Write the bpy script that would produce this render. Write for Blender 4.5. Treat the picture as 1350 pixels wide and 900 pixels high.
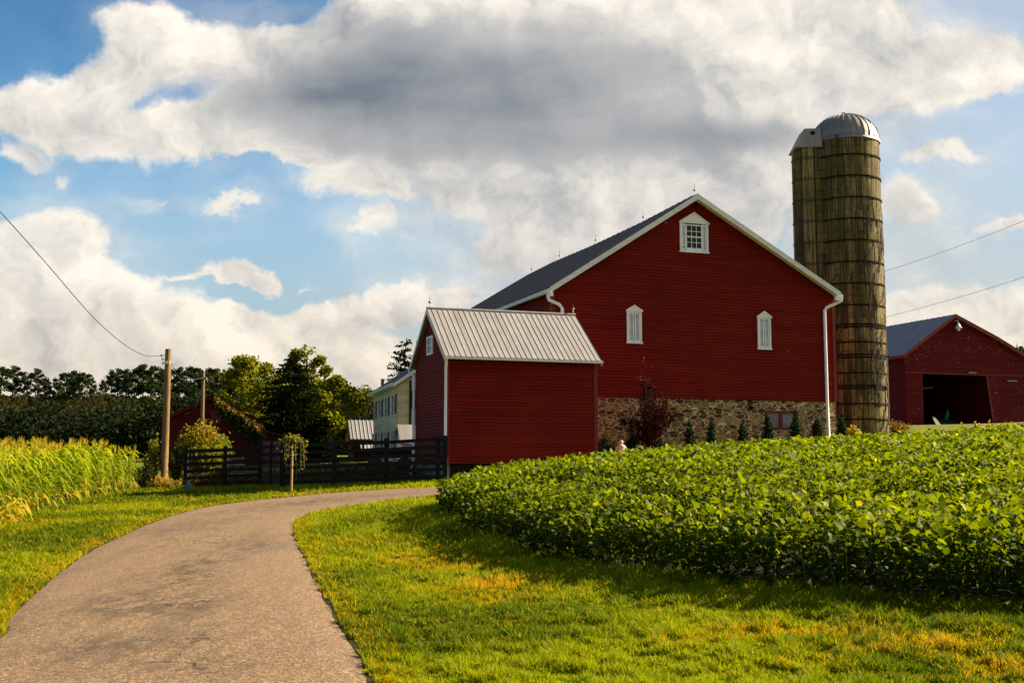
import bpy, math, random
import numpy as np
from mathutils import Vector
R = math.radians
rng = np.random.default_rng(7)
random.seed(7)
sc = bpy.context.scene
for o in list(bpy.data.objects):
    bpy.data.objects.remove(o)

# ------------------------------------------------------------------ camera, sun, sky
F_PX = 1518.0
PITCH = math.atan(162 / F_PX)
EYE = np.array([0, 0, 1.6])
cam = bpy.data.objects.new('camera', bpy.data.cameras.new('camera'))
sc.collection.objects.link(cam)
cam.location = EYE
cam.rotation_euler = (R(90) + PITCH, 0, 0)
cam.data.sensor_width = 36
cam.data.lens = 36 * F_PX / 1350
cam.data.clip_end = 20000
sc.camera = cam
SUN_AZ, SUN_EL = 71.0, 31.0
sun = bpy.data.objects.new('sun', bpy.data.lights.new('sun', 'SUN'))
sc.collection.objects.link(sun)
sun.data.energy = 5.0
sun.data.angle = R(0.6)
sun.data.color = (1.0, 0.86, 0.62)
SV = Vector((math.sin(R(SUN_AZ)) * math.cos(R(SUN_EL)), math.cos(R(SUN_AZ)) * math.cos(R(SUN_EL)), math.sin(R(SUN_EL))))
sun.rotation_euler = (-SV).to_track_quat('-Z', 'Y').to_euler()
sc.view_settings.view_transform = 'Standard'
sc.view_settings.look = 'None'
sc.view_settings.gamma = 1
sc.view_settings.exposure = 1.75
sc.view_settings.use_curve_mapping = False


# ---- small node-tree helper
class NT:
    def __init__(s, tree):
        s.t = tree; s.n = tree.nodes; s.l = tree.links

    def new(s, typ, ins=None, **kw):
        nd = s.n.new(typ)
        for k, v in kw.items():
            setattr(nd, k, v)
        for k, v in (ins or {}).items():
            if isinstance(v, bpy.types.NodeSocket):
                s.l.new(v, nd.inputs[k])
            else:
                nd.inputs[k].default_value = v
        return nd

    def m(s, op, a, b=0.0, c=0.0, clamp=False):
        return s.new('ShaderNodeMath', {0: a, 1: b, 2: c}, operation=op, use_clamp=clamp).outputs[0]

    def v(s, op, a, b=(0, 0, 0)):
        nd = s.new('ShaderNodeVectorMath', {0: a, 1: b}, operation=op)
        return nd.outputs['Value'] if op in ('DOT_PRODUCT', 'LENGTH', 'DISTANCE') else nd.outputs[0]

    def noise(s, vec, scale, detail=3, rough=0.5, dist=0.0, dim='3D'):
        return s.new('ShaderNodeTexNoise', {'Vector': vec, 'Scale': scale, 'Detail': detail, 'Roughness': rough, 'Distortion': dist}, noise_dimensions=dim).outputs[0]

    def rng_(s, x, a, b, c=0.0, d=1.0, smooth=True):
        return s.new('ShaderNodeMapRange', {0: x, 1: a, 2: b, 3: c, 4: d}, interpolation_type='SMOOTHSTEP' if smooth else 'LINEAR').outputs[0]

    def mix(s, f, a, b, mode='MIX'):
        nd = s.n.new('ShaderNodeMix'); nd.data_type = 'RGBA'; nd.blend_type = mode
        for i, x in ((0, f), (6, a), (7, b)):
            if isinstance(x, bpy.types.NodeSocket):
                s.l.new(x, nd.inputs[i])
            else:
                nd.inputs[i].default_value = x if i == 0 else (tuple(x) + (1,))[:4]
        return nd.outputs[2]

    def scale(s, vec, sc3):
        return s.v('MULTIPLY', vec, sc3)


def ray(u, v):
    a = (u - 675) / F_PX; b = (450 - v) / F_PX
    return np.array([a, math.cos(PITCH) - b * math.sin(PITCH), math.sin(PITCH) + b * math.cos(PITCH)])


def P(u, v, d):
    r = ray(u, v)
    return EYE + r * (d / r[1])


world = bpy.data.worlds.new('World')
sc.world = world
world.use_nodes = True


def build_world():
    W = NT(world.node_tree)
    W.n.clear()
    sky = W.new('ShaderNodeTexSky', sky_type='NISHITA')
    sky.sun_disc = False
    sky.sun_elevation = R(SUN_EL)
    sky.sun_rotation = R(SUN_AZ)
    sky.air_density = 1.3; sky.dust_density = 0.6; sky.ozone_density = 2.5
    d = W.new('ShaderNodeTexCoord').outputs['Generated']
    sp = W.new('ShaderNodeSeparateXYZ', {0: d}).outputs
    ay = W.m('ADD', W.m('ABSOLUTE', sp[1]), 0.03)
    X = W.m('DIVIDE', sp[0], ay); Z = W.m('DIVIDE', sp[2], ay)
    p = W.new('ShaderNodeCombineXYZ', {0: X, 1: Z, 2: W.m('MULTIPLY', sp[1], 0.2)}).outputs[0]
    # domain warp: billows at two sizes
    w1 = W.new('ShaderNodeTexNoise', {'Vector': p, 'Scale': 12.0, 'Detail': 6.0, 'Roughness': 0.6}).outputs[1]
    wv = W.v('SUBTRACT', w1, (0.5, 0.5, 0.5))
    pw = W.v('ADD', p, W.v('MULTIPLY', wv, (0.095, 0.07, 0)))
    ps = W.v('ADD', p, W.v('MULTIPLY', wv, (0.03, 0.022, 0)))

    def blobs(lst, src, k=-1.6):
        acc = None
        for (u, v, ru, rv, wgt) in lst:
            r = ray(u, v)
            c = (r[0] / (r[1] + 0.03), r[2] / (r[1] + 0.03), 0)
            q = W.v('MULTIPLY', W.v('SUBTRACT', src, c), (F_PX / ru, F_PX / rv, 0))
            g = W.m('MULTIPLY', W.m('EXPONENT', W.m('MULTIPLY', W.v('DOT_PRODUCT', q, q), k)), wgt)
            acc = g if acc is None else W.m('ADD', acc, g)
        return acc
    big = [(235, 60, 120, 60, 1.1), (180, 25, 70, 45, .9), (380, 80, 150, 75, 1.2), (60, 145, 110, 52, 1.2), (150, 110, 80, 45, .9),
           (230, 185, 160, 44, 1.2), (350, 190, 100, 30, .8), (470, 150, 210, 85, 1.2), (650, 110, 280, 140, 1.4), (560, 20, 130, 50, 1.0),
           (860, 120, 280, 180, 1.5), (1060, 50, 190, 120, 1.2), (1290, 78, 120, 50, 1.5), (1190, 140, 90, 40, .6),
           (480, 248, 70, 26, 1.1), (505, 305, 56, 36, 1.1), (610, 262, 90, 32, .75), (680, 330, 90, 52, .8), (780, 300, 170, 100, 1.0), (950, 290, 150, 110, 1.0),
           (60, 335, 100, 72, 1.8), (10, 420, 140, 75, 1.4), (150, 400, 110, 42, 1.3), (230, 440, 180, 36, 1.1), (350, 425, 130, 30, .9), (470, 402, 130, 25, 1.0),
           (570, 385, 110, 24, .9), (380, 462, 330, 20, .75), (120, 480, 300, 40, .9), (520, 490, 60, 14, .8), (1050, 450, 300, 60, .8), (200, 500, 460, 60, 1.5), (600, 480, 300, 60, .9), (1250, 470, 260, 40, .9)]
    small = [(210, 262, 44, 11, .72), (312, 267, 52, 13, .85), (335, 358, 44, 17, .95), (272, 364, 60, 8, .6), (30, 215, 50, 24, .8), (408, 222, 24, 8, .75), (86, 235, 18, 14, .6), (400, 370, 16, 6, .6),
             (1240, 202, 76, 15, .85), (1190, 265, 40, 36, .85), (1280, 130, 50, 12, .7), (1210, 415, 120, 30, 1.0), (1340, 440, 50, 18, 1.0),
             (1340, 300, 40, 12, .6), (700, 22, 60, 20, .4), (1265, 330, 190, 90, .40), (1180, 10, 60, 20, .3)]
    away = [(1700, 200, 260, 90, 1.2), (-300, 180, 260, 90, 1.2), (-500, 430, 300, 60, 1.2), (1800, 430, 300, 60, 1.2), (600, -500, 700, 160, 1.3), (-900, -300, 500, 220, 1.2), (2300, -300, 500, 220, 1.2)]
    cover = W.m('ADD', blobs(big + away, pw), blobs(small, pw, -1.1))
    nA = W.noise(pw, 9.0, 8, 0.60)
    cov = W.m('ADD', cover, W.m('MULTIPLY', W.m('SUBTRACT', nA, 0.5), 1.35))
    nH = W.noise(W.v('MULTIPLY', ps, (1, 2.0, 1)), 3.2, 5, 0.6)
    soft = W.rng_(nH, 0.35, 0.65)
    mask = W.rng_(cov, 0.30, W.m('ADD', 0.62, W.m('MULTIPLY', soft, 0.42)))
    veil = W.m('MULTIPLY', W.rng_(nH, 0.40, 0.72), W.m('MULTIPLY', W.rng_(cover, 0.0, 0.45, 0.22, 0.62), W.rng_(W.m('SUBTRACT', Z, W.m('MULTIPLY', X, 0.6)), 0.40, 0.62, 1.0, 0.25)))
    mask = W.m('MAXIMUM', mask, veil)
    # grey, sun-less bellies of the large clouds
    grey = blobs([
        (640, 115, 260, 90, .72), (430, 140, 140, 60, .6), (540, 60, 110, 40, .25), (830, 190, 200, 50, .34), (760, 70, 150, 60, .40), (960, 180, 140, 24, .35), (90, 165, 100, 26, .30), (300, 130, 110, 40, .25),
        (215, 100, 50, 40, .15), (650, 330, 80, 36, .22), (560, 350, 50, 20, .12), (800, 265, 260, 40, .06), (900, 320, 200, 70, .08), (600, 190, 200, 34, .2), (40, 430, 80, 26, .14), (200, 478, 260, 26, .22), (1260, 330, 170, 80, .32), (760, 380, 200, 60, .18), (1080, 180, 120, 40, .2), (1180, 60, 60, 30, .15),
        (440, 440, 200, 24, .2), (-300, 240, 200, 60, .6), (1750, 230, 240, 60, .6), (600, -450, 600, 110, .9)], ps, -1.2)
    # relief: the cloud noise sampled again a step towards the sun
    nB = W.noise(W.v('ADD', pw, (0.014, 0.020, 0)), 9.0, 8, 0.60)
    relief = W.m('MULTIPLY', W.m('SUBTRACT', nA, nB), 2.6)
    nS = W.noise(W.v('MULTIPLY', ps, (1, 1.6, 1)), 3.6, 3, 0.5)
    g = W.m('ADD', W.m('MULTIPLY', grey, W.rng_(nS, 0.25, 0.7, 0.6, 1.2)), W.m('MULTIPLY', W.m('SUBTRACT', nS, 0.44), 0.62))
    nL = W.noise(W.v('MULTIPLY', p, (1.0, 2.6, 1)), 4.2, 4, 0.55, 0.6)
    g = W.m('ADD', g, W.m('MULTIPLY', W.m('SUBTRACT', nL, 0.5), W.rng_(grey, 0.1, 0.8, 0.2, 1.25)))
    edge = W.rng_(cov, 0.45, 1.2)
    g = W.m('MULTIPLY', g, W.m('ADD', 0.35, W.m('MULTIPLY', edge, 0.65)))
    g = W.m('SUBTRACT', g, W.m('MULTIPLY', relief, W.rng_(grey, .1, .7, 1.0, .3)))
    g = W.m('SUBTRACT', g, W.rng_(grey, 0.6, 0.05, 0.0, 0.16))
    g = W.m('MAXIMUM', g, -0.6)
    # radiances before exposure
    ccol = W.mix(W.rng_(g, -0.40, 0.42, 0, 1, False), (0.425, 0.395, 0.348), (0.215, 0.214, 0.212))
    ccol = W.mix(W.rng_(g, 0.40, 1.30, 0, 1, False), ccol, (0.078, 0.092, 0.110))
    low = W.rng_(Z, 0.03, 0.2)
    ccol = W.mix(low, W.mix(1.0, ccol, (0.96, 0.90, 0.82), 'MULTIPLY'), ccol)
    # clear air: Nishita, deeper with height
    hgt = W.rng_(Z, 0.12, 0.46)
    rightw = W.rng_(X, -0.3, 0.4)
    tint = W.mix(hgt, (0.58, 0.82, 0.94), (0.12, 0.40, 0.58))
    tint = W.mix(W.m('MULTIPLY', rightw, 0.8), tint, (0.78, 0.76, 0.74))
    sk = W.mix(1.0, sky.outputs[0], tint, 'MULTIPLY')
    skyb = W.v('MULTIPLY', sk, (0.078, 0.078, 0.078))
    pale = W.mix(rightw, (0.165, 0.205, 0.23), (0.20, 0.215, 0.225))
    skyb = W.mix(W.rng_(Z, 0.33, 0.03), skyb, pale)
    skyb = W.mix(W.m('MULTIPLY', rightw, 0.45), skyb, pale)
    col = W.mix(mask, skyb, ccol)
    bg = W.new('ShaderNodeBackground', {'Color': W.v('MULTIPLY', col, (10, 10, 10)), 'Strength': 0.075})
    out = W.new('ShaderNodeOutputWorld', {'Surface': bg.outputs[0]})
    world.cycles.sampling_method = 'MANUAL'
    world.cycles.sample_map_resolution = 512


build_world()


# ------------------------------------------------------------------ materials
def new_mat(name):
    m = bpy.data.materials.new(name); m.use_nodes = True
    t = NT(m.node_tree); t.n.clear()
    out = t.new('ShaderNodeOutputMaterial')
    return m, t, out


def principled(t, out, col, rough=0.7, metal=0.0, bump=None, bstr=0.3, bdist=0.02, spec=0.3):
    b = t.new('ShaderNodeBsdfPrincipled', {'Roughness': rough, 'Metallic': metal})
    b.inputs['Specular IOR Level'].default_value = spec
    if isinstance(col, bpy.types.NodeSocket):
        t.l.new(col, b.inputs['Base Color'])
    else:
        b.inputs['Base Color'].default_value = tuple(col) + (1,)
    if bump is not None:
        bp = t.new('ShaderNodeBump', {'Strength': bstr, 'Distance': bdist, 'Height': bump})
        t.l.new(bp.outputs[0], b.inputs['Normal'])
    t.l.new(b.outputs[0], out.inputs[0])
    return b


def simple(name, col, rough=0.7, metal=0.0, var=0.25, scale=3.0, spec=0.3, stretch=(1, 1, 1)):
    m, t, out = new_mat(name)
    c = t.new('ShaderNodeTexCoord').outputs['Object']
    n = t.noise(t.scale(c, stretch), scale, 5, 0.65)
    k = t.rng_(n, 0.3, 0.7, 1 - var, 1 + var, False)
    cc = t.v('MULTIPLY', t.new('ShaderNodeCombineXYZ', {0: k, 1: k, 2: k}).outputs[0], tuple(col))
    principled(t, out, cc, rough, metal, n, 0.25, 0.01, spec)
    return m


def siding_mat(name, col, board=0.14, flakes=0.0, fade=0.5):
    """painted boards: each board its own slight tone, grime in streaks, optional flaked spots"""
    m, t, out = new_mat(name)
    c = t.new('ShaderNodeTexCoord').outputs['Object']
    sp = t.new('ShaderNodeSeparateXYZ', {0: c}).outputs
    row = t.m('FLOOR', t.m('DIVIDE', sp[2], board))
    seg = t.m('FLOOR', t.m('DIVIDE', t.m('ADD', t.m('ADD', sp[0], sp[1]), t.m('MULTIPLY', row, 1.37)), 3.6))
    wn = t.new('ShaderNodeTexWhiteNoise', {'Vector': t.new('ShaderNodeCombineXYZ', {0: row, 1: seg, 2: 0.0}).outputs[0]}, noise_dimensions='3D').outputs[0]
    big = t.noise(t.scale(c, (1, 1, 0.35)), 0.55, 5, 0.6)
    fine = t.noise(t.scale(c, (1, 1, 9)), 2.4, 4, 0.7)
    k = t.m('ADD', t.m('MULTIPLY', wn, 0.30), t.m('ADD', t.m('MULTIPLY', big, fade), t.m('MULTIPLY', fine, 0.34)))
    k = t.m('ADD', k, 0.92 - (0.15 + fade / 2 + 0.17))
    cc = t.v('MULTIPLY', t.new('ShaderNodeCombineXYZ', {0: k, 1: k, 2: k}).outputs[0], tuple(col))
    fx = t.m('FRACT', t.m('DIVIDE', t.m('ADD', t.m('ADD', sp[0], sp[1]), t.m('MULTIPLY', row, 1.37)), 3.6))
    cc = t.mix(t.m('MULTIPLY', t.rng_(fx, .0055, .003), .75), cc, (col[0] * .2, col[1] * .3, col[2] * .3))
    cc = t.mix(t.m('MULTIPLY', t.rng_(t.noise(t.scale(c, (1, 1, .25)), 2.2, 5, .7), .52, .72), .30), cc, (col[0] * .55 + .012, col[1] * .8 + .008, col[2] + .005))
    cc = t.mix(t.m('MULTIPLY', t.rng_(t.noise(t.scale(c, (1, 1, 3)), 1.1, 5, .7), .56, .75), .35), cc, (col[0] * 1.35 + .01, col[1] + .018, col[2] + .013))
    if flakes > 0:
        f1 = t.noise(t.scale(c, (1.2, 1.2, 7)), 2.6, 3, 0.6)
        f2 = t.noise(c, 0.45, 3, 0.5)
        fm = t.m('MULTIPLY', t.rng_(f1, 0.66 - flakes * .06, 0.70), t.rng_(f2, 0.48, 0.60))
        cc = t.mix(fm, cc, (0.42, 0.26, 0.24))
    principled(t, out, cc, 0.7, 0, fine, 0.2, 0.006, 0.07)
    return m


def stone_mat():
    m, t, out = new_mat('fieldstone')
    c = t.new('ShaderNodeTexCoord').outputs['Object']
    c2 = t.scale(c, (1.0, 1.0, 2.5))
    wv = t.new('ShaderNodeTexNoise', {'Vector': c2, 'Scale': 2.0, 'Detail': 2.0}).outputs[1]
    c3 = t.v('ADD', c2, t.scale(t.v('SUBTRACT', wv, (.5, .5, .5)), (0.35, 0.35, 0.35)))
    v1 = t.new('ShaderNodeTexVoronoi', {'Vector': c3, 'Scale': 2.7, 'Randomness': 0.9}, feature='DISTANCE_TO_EDGE').outputs['Distance']
    vc = t.new('ShaderNodeTexVoronoi', {'Vector': c3, 'Scale': 2.7, 'Randomness': 0.9}, feature='F1').outputs['Color']
    s = t.new('ShaderNodeSeparateXYZ', {0: vc}).outputs
    nz = t.noise(c, 9, 5, 0.7)
    col = t.mix(t.rng_(s[0], 0.1, 0.9), (0.06, 0.032, 0.012), (0.38, 0.215, 0.075))
    col = t.mix(t.rng_(s[1], 0.6, 0.95, 0, .75), col, (0.15, 0.115, 0.085))
    col = t.mix(t.rng_(nz, 0.3, 0.7, 0, .5), col, (0.06, 0.045, 0.03))
    joint = t.rng_(t.m('ADD', v1, t.m('MULTIPLY', nz, 0.04)), 0.05, 0.10)
    col = t.mix(joint, (0.68, 0.48, 0.24), col)
    principled(t, out, col, 0.9, 0, t.m('ADD', t.m('MULTIPLY', joint, 1.0), t.m('MULTIPLY', nz, .5)), 0.9, 0.05, 0.15)
    return m


def leaf_mat(name, lo, hi, dry=(0.3, 0.2, 0.03), transl=0.45, rough=0.7, spec=0.1, tr=(1.25, 1.35, 0.5)):
    """tint attribute 0..1 -> lo..hi colour of that leaf; above 1 -> dry"""
    m, t, out = new_mat(name)
    a = t.new('ShaderNodeAttribute', attribute_name='tint').outputs['Fac']
    col = t.mix(t.rng_(a, 0, 1, 0, 1, False), lo, hi)
    col = t.mix(t.rng_(a, 1.0, 2.0, 0, 1, False), col, dry)
    b = t.new('ShaderNodeBsdfPrincipled', {'Base Color': col, 'Roughness': rough})
    b.inputs['Specular IOR Level'].default_value = spec
    tl = t.new('ShaderNodeBsdfTranslucent', {'Color': t.v('MULTIPLY', col, tr)})
    mx = t.new('ShaderNodeMixShader', {0: transl, 1: b.outputs[0], 2: tl.outputs[0]})
    t.l.new(mx.outputs[0], out.inputs[0])
    return m


def tin_mat(name, col, period, rough=0.45, metal=0.0, stain=0.35, axis=0):
    m, t, out = new_mat(name)
    c = t.new('ShaderNodeTexCoord').outputs['Object']
    sp = t.new('ShaderNodeSeparateXYZ', {0: c}).outputs
    idx = t.m('FLOOR', t.m('DIVIDE', sp[axis], period))
    wn = t.new('ShaderNodeTexWhiteNoise', {'W': idx}, noise_dimensions='1D').outputs[0]
    st = t.noise(t.scale(c, (5, .5, .5) if axis == 0 else (.5, 5, .5)), 1.2, 5, 0.65)
    n = t.noise(c, 1.3, 5, 0.65)
    k = t.m('ADD', t.m('MULTIPLY', t.m('SUBTRACT', wn, .5), 0.12), t.m('ADD', t.m('MULTIPLY', t.m('SUBTRACT', n, .5), stain), t.m('MULTIPLY', t.m('SUBTRACT', st, .5), stain * 1.3)))
    k = t.m('ADD', k, 1.0)
    cc = t.v('MULTIPLY', t.new('ShaderNodeCombineXYZ', {0: k, 1: k, 2: k}).outputs[0], tuple(col))
    cc = t.mix(t.rng_(st, 0.58, 0.75, 0, .5), cc, (col[0] * .62, col[1] * .5, col[2] * .42))
    principled(t, out, cc, rough, metal, n, 0.15, 0.01, 0.5)
    return m


M = {}
M['red'] = siding_mat('barn_red_paint', (0.178, 0.0085, 0.0032))
M['red_board'] = simple('red_trim_paint', (0.15, 0.009, 0.005), 0.6, var=.2, stretch=(1, 1, .3))
M['oldred'] = siding_mat('flaking_red_paint', (0.115, 0.008, 0.0075), 0.16, flakes=1.0)
M['darkred'] = siding_mat('weathered_dark_red_paint', (0.075, 0.007, 0.005), 0.2)
M['white'] = simple('white_paint', (0.80, 0.78, 0.72), 0.5, var=.08)
M['trim'] = simple('cream_trim_paint', (0.62, 0.60, 0.50), 0.5, var=.14, stretch=(1, 1, 3))
M['louvre'] = simple('shutter_grey_white_paint', (0.76, 0.76, 0.76), 0.6, var=.12)
M['stone'] = stone_mat()
M['glass'] = simple('dark_window_glass', (0.012, 0.012, 0.014), 0.25, var=.2, spec=.22)
M['tan_tin'] = tin_mat('weathered_tan_sheet_metal', (0.235, 0.212, 0.198), 0.215, 0.6, stain=.55)
M['blue_tin'] = tin_mat('grey_blue_sheet_metal', (0.17, 0.15, 0.165), 0.6, 0.6, stain=.3, axis=1)
M['dark_tin'] = tin_mat('dark_violet_grey_sheet_metal', (0.12, 0.095, 0.095), 0.6, 0.75, stain=.3, axis=1)
M['roofunder'] = simple('dark_roof_underside', (0.05, 0.035, 0.03), 0.9)
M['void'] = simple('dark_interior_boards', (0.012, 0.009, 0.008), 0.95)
M['fence'] = simple('black_stained_wood', (0.008, 0.0075, 0.008), 0.75, var=.4, stretch=(1, 1, 4), spec=.15)
M['pole'] = simple('weathered_pole_wood', (0.15, 0.09, 0.028), 0.85, var=.6, scale=4, stretch=(6, 6, .6))
M['bark'] = simple('tree_bark', (0.075, 0.055, 0.035), 0.95, var=.4, scale=6, stretch=(3, 3, .6))
M['iron'] = simple('dark_iron', (0.03, 0.025, 0.022), 0.6, metal=.3)
M['hoopiron'] = simple('rusted_black_hoop', (0.014, 0.010, 0.008), 0.9, spec=.05)
M['copper'] = simple('lightning_rod_metal', (0.25, 0.17, 0.09), 0.4, metal=.6)
M['wire'] = simple('cable_black', (0.06, 0.055, 0.06), 0.7)
M['cream'] = siding_mat('cream_house_paint', (0.72, 0.64, 0.38), 0.14, fade=.12)
M['lap_shade'] = simple('painted_lap_shade', (0.045, 0.004, 0.003), 0.9)  # shadow line below each lap, put into the colour
M['lap_shade_pale'] = simple('painted_lap_shade_pale', (0.2, 0.18, 0.12), 0.9)  # same painted lap shade, for cream and white boards
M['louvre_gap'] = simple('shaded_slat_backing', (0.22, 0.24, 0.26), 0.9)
M['oldroof'] = simple('mossy_old_roofing', (0.05, 0.035, 0.022), 0.85, var=.4)
M['slate'] = simple('dark_slate_roof', (0.022, 0.022, 0.026), 0.7, var=.35, scale=9)
M['shutter_dark'] = simple('dark_brown_shutter_paint', (0.03, 0.012, 0.012), 0.6)
M['greystone'] = simple('pale_grey_foundation', (0.26, 0.25, 0.21), 0.9, var=.35, scale=5)
M['lampwhite'] = simple('white_enamel', (0.7, 0.66, 0.6), 0.35, var=.05)
M['pinkstone'] = simple('pale_pink_cast_stone', (0.50, 0.42, 0.37), 0.85)
M['greenpaint'] = simple('green_machine_paint', (0.01, 0.16, 0.075), 0.4)
M['blueplastic'] = simple('blue_plastic', (0.02, 0.22, 0.5), 0.3)
M['soilbrown'] = simple('brown_soil_pile', (0.16, 0.075, 0.025), 0.95, var=.5, scale=6)
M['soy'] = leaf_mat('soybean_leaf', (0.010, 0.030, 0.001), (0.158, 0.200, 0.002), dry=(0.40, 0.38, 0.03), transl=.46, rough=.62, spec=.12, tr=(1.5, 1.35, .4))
M['soystem'] = simple('soybean_stem', (0.10, 0.12, 0.02), 0.8)
M['grass'] = leaf_mat('grass_blade', (0.026, 0.060, 0.001), (0.270, 0.280, 0.002), dry=(0.46, 0.225, 0.008), transl=.42, rough=.7, spec=.1)
M['corn'] = leaf_mat('corn_leaf', (0.03, 0.07, 0.002), (0.28, 0.31, 0.004), dry=(0.42, 0.25, 0.02), transl=.45, rough=.65, spec=.12)
M['tassel'] = leaf_mat('corn_tassel', (0.26, 0.19, 0.015), (0.38, 0.29, 0.025), transl=.4)
M['treeleaf'] = leaf_mat('tree_leaf', (0.006, 0.013, 0.002), (0.030, 0.046, 0.005), dry=(0.16, 0.12, 0.02), transl=.3, rough=.7, spec=.1)
M['brightleaf'] = leaf_mat('sunlit_tree_leaf', (0.025, 0.034, 0.002), (0.225, 0.210, 0.005), dry=(0.3, 0.2, 0.02), transl=.45, spec=.1, rough=.7)
M['spruce'] = leaf_mat('spruce_needles', (0.002, 0.005, 0.001), (0.013, 0.019, 0.002), transl=.08, rough=.9, spec=.02)
M['arbor'] = leaf_mat('arborvitae_foliage', (0.006, 0.016, 0.004), (0.022, 0.045, 0.006), transl=.15, rough=.7, spec=.15)
M['maroon'] = leaf_mat('maroon_leaf', (0.008, 0.003, 0.0025), (0.034, 0.006, 0.004), dry=(.3, .03, .01), transl=.25, tr=(1.4, .6, .5), spec=.05, rough=.9)
M['scrub'] = leaf_mat('hillside_scrub_leaf', (0.004, 0.009, 0.0015), (0.020, 0.026, 0.003), dry=(0.036, 0.026, 0.005), transl=.25, rough=.8, spec=.1)
M['bushleaf'] = leaf_mat('bush_leaf', (0.05, 0.09, 0.006), (0.20, 0.22, 0.012), dry=(0.42, 0.16, 0.02), transl=.45)
M['ivy'] = leaf_mat('vine_leaf', (0.012, 0.022, 0.004), (0.05, 0.055, 0.006), dry=(0.28, 0.10, 0.012), transl=.3)
M['brushleaf'] = leaf_mat('withered_brush', (0.10, 0.05, 0.012), (0.20, 0.10, 0.02), dry=(0.26, 0.12, 0.02), transl=.3)
M['yellowleaf'] = leaf_mat('yellow_foliage', (0.35, 0.25, 0.02), (0.6, 0.45, 0.04), transl=.4)


# ------------------------------------------------------------------ object helpers
def tag(o, label, cat, group=None, kind=None):
    if label: o['label'] = label
    if cat: o['category'] = cat
    if group: o['group'] = group
    if kind: o['kind'] = kind
    return o


class Thing:
    """an Empty at the base of a thing; its parts are given in (a, b, absolute z) and follow it"""
    def __init__(s, name, label, cat, loc=(0, 0, 0), az=0.0, group=None):
        o = bpy.data.objects.new(name, None)
        sc.collection.objects.link(o)
        o.empty_display_size = 0.3
        o.location = loc; o.rotation_euler = (0, 0, az)
        tag(o, label, cat, group)
        s.o = o; s.z0 = loc[2]


def np_mesh(name, V, faces, mat, tint=None, smooth=False):
    """V (n,3); faces: list of (m,k) int arrays"""
    me = bpy.data.meshes.new(name)
    V = np.asarray(V, np.float32)
    faces = [np.asarray(f, np.int32) for f in faces if len(f)]
    nl = sum(f.size for f in faces); nf = sum(len(f) for f in faces)
    me.vertices.add(len(V)); me.vertices.foreach_set('co', V.ravel())
    me.loops.add(nl); me.polygons.add(nf)
    me.loops.foreach_set('vertex_index', np.concatenate([f.ravel() for f in faces]))
    tot = np.concatenate([np.full(len(f), f.shape[1], np.int32) for f in faces])
    st = np.concatenate([[0], np.cumsum(tot)[:-1]]).astype(np.int32)
    me.polygons.foreach_set('loop_start', st)
    me.polygons.foreach_set('loop_total', tot)
    if smooth: me.polygons.foreach_set('use_smooth', np.ones(nf, bool))
    if tint is not None:
        at = me.attributes.new('tint', 'FLOAT', 'POINT')
        at.data.foreach_set('value', np.asarray(tint, np.float32))
    me.update(calc_edges=True)
    if mat: me.materials.append(mat)
    return me


def link(name, me, parent=None):
    o = bpy.data.objects.new(name, me)
    sc.collection.objects.link(o)
    if parent is not None: o.parent = parent.o if isinstance(parent, Thing) else parent
    return o


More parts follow.
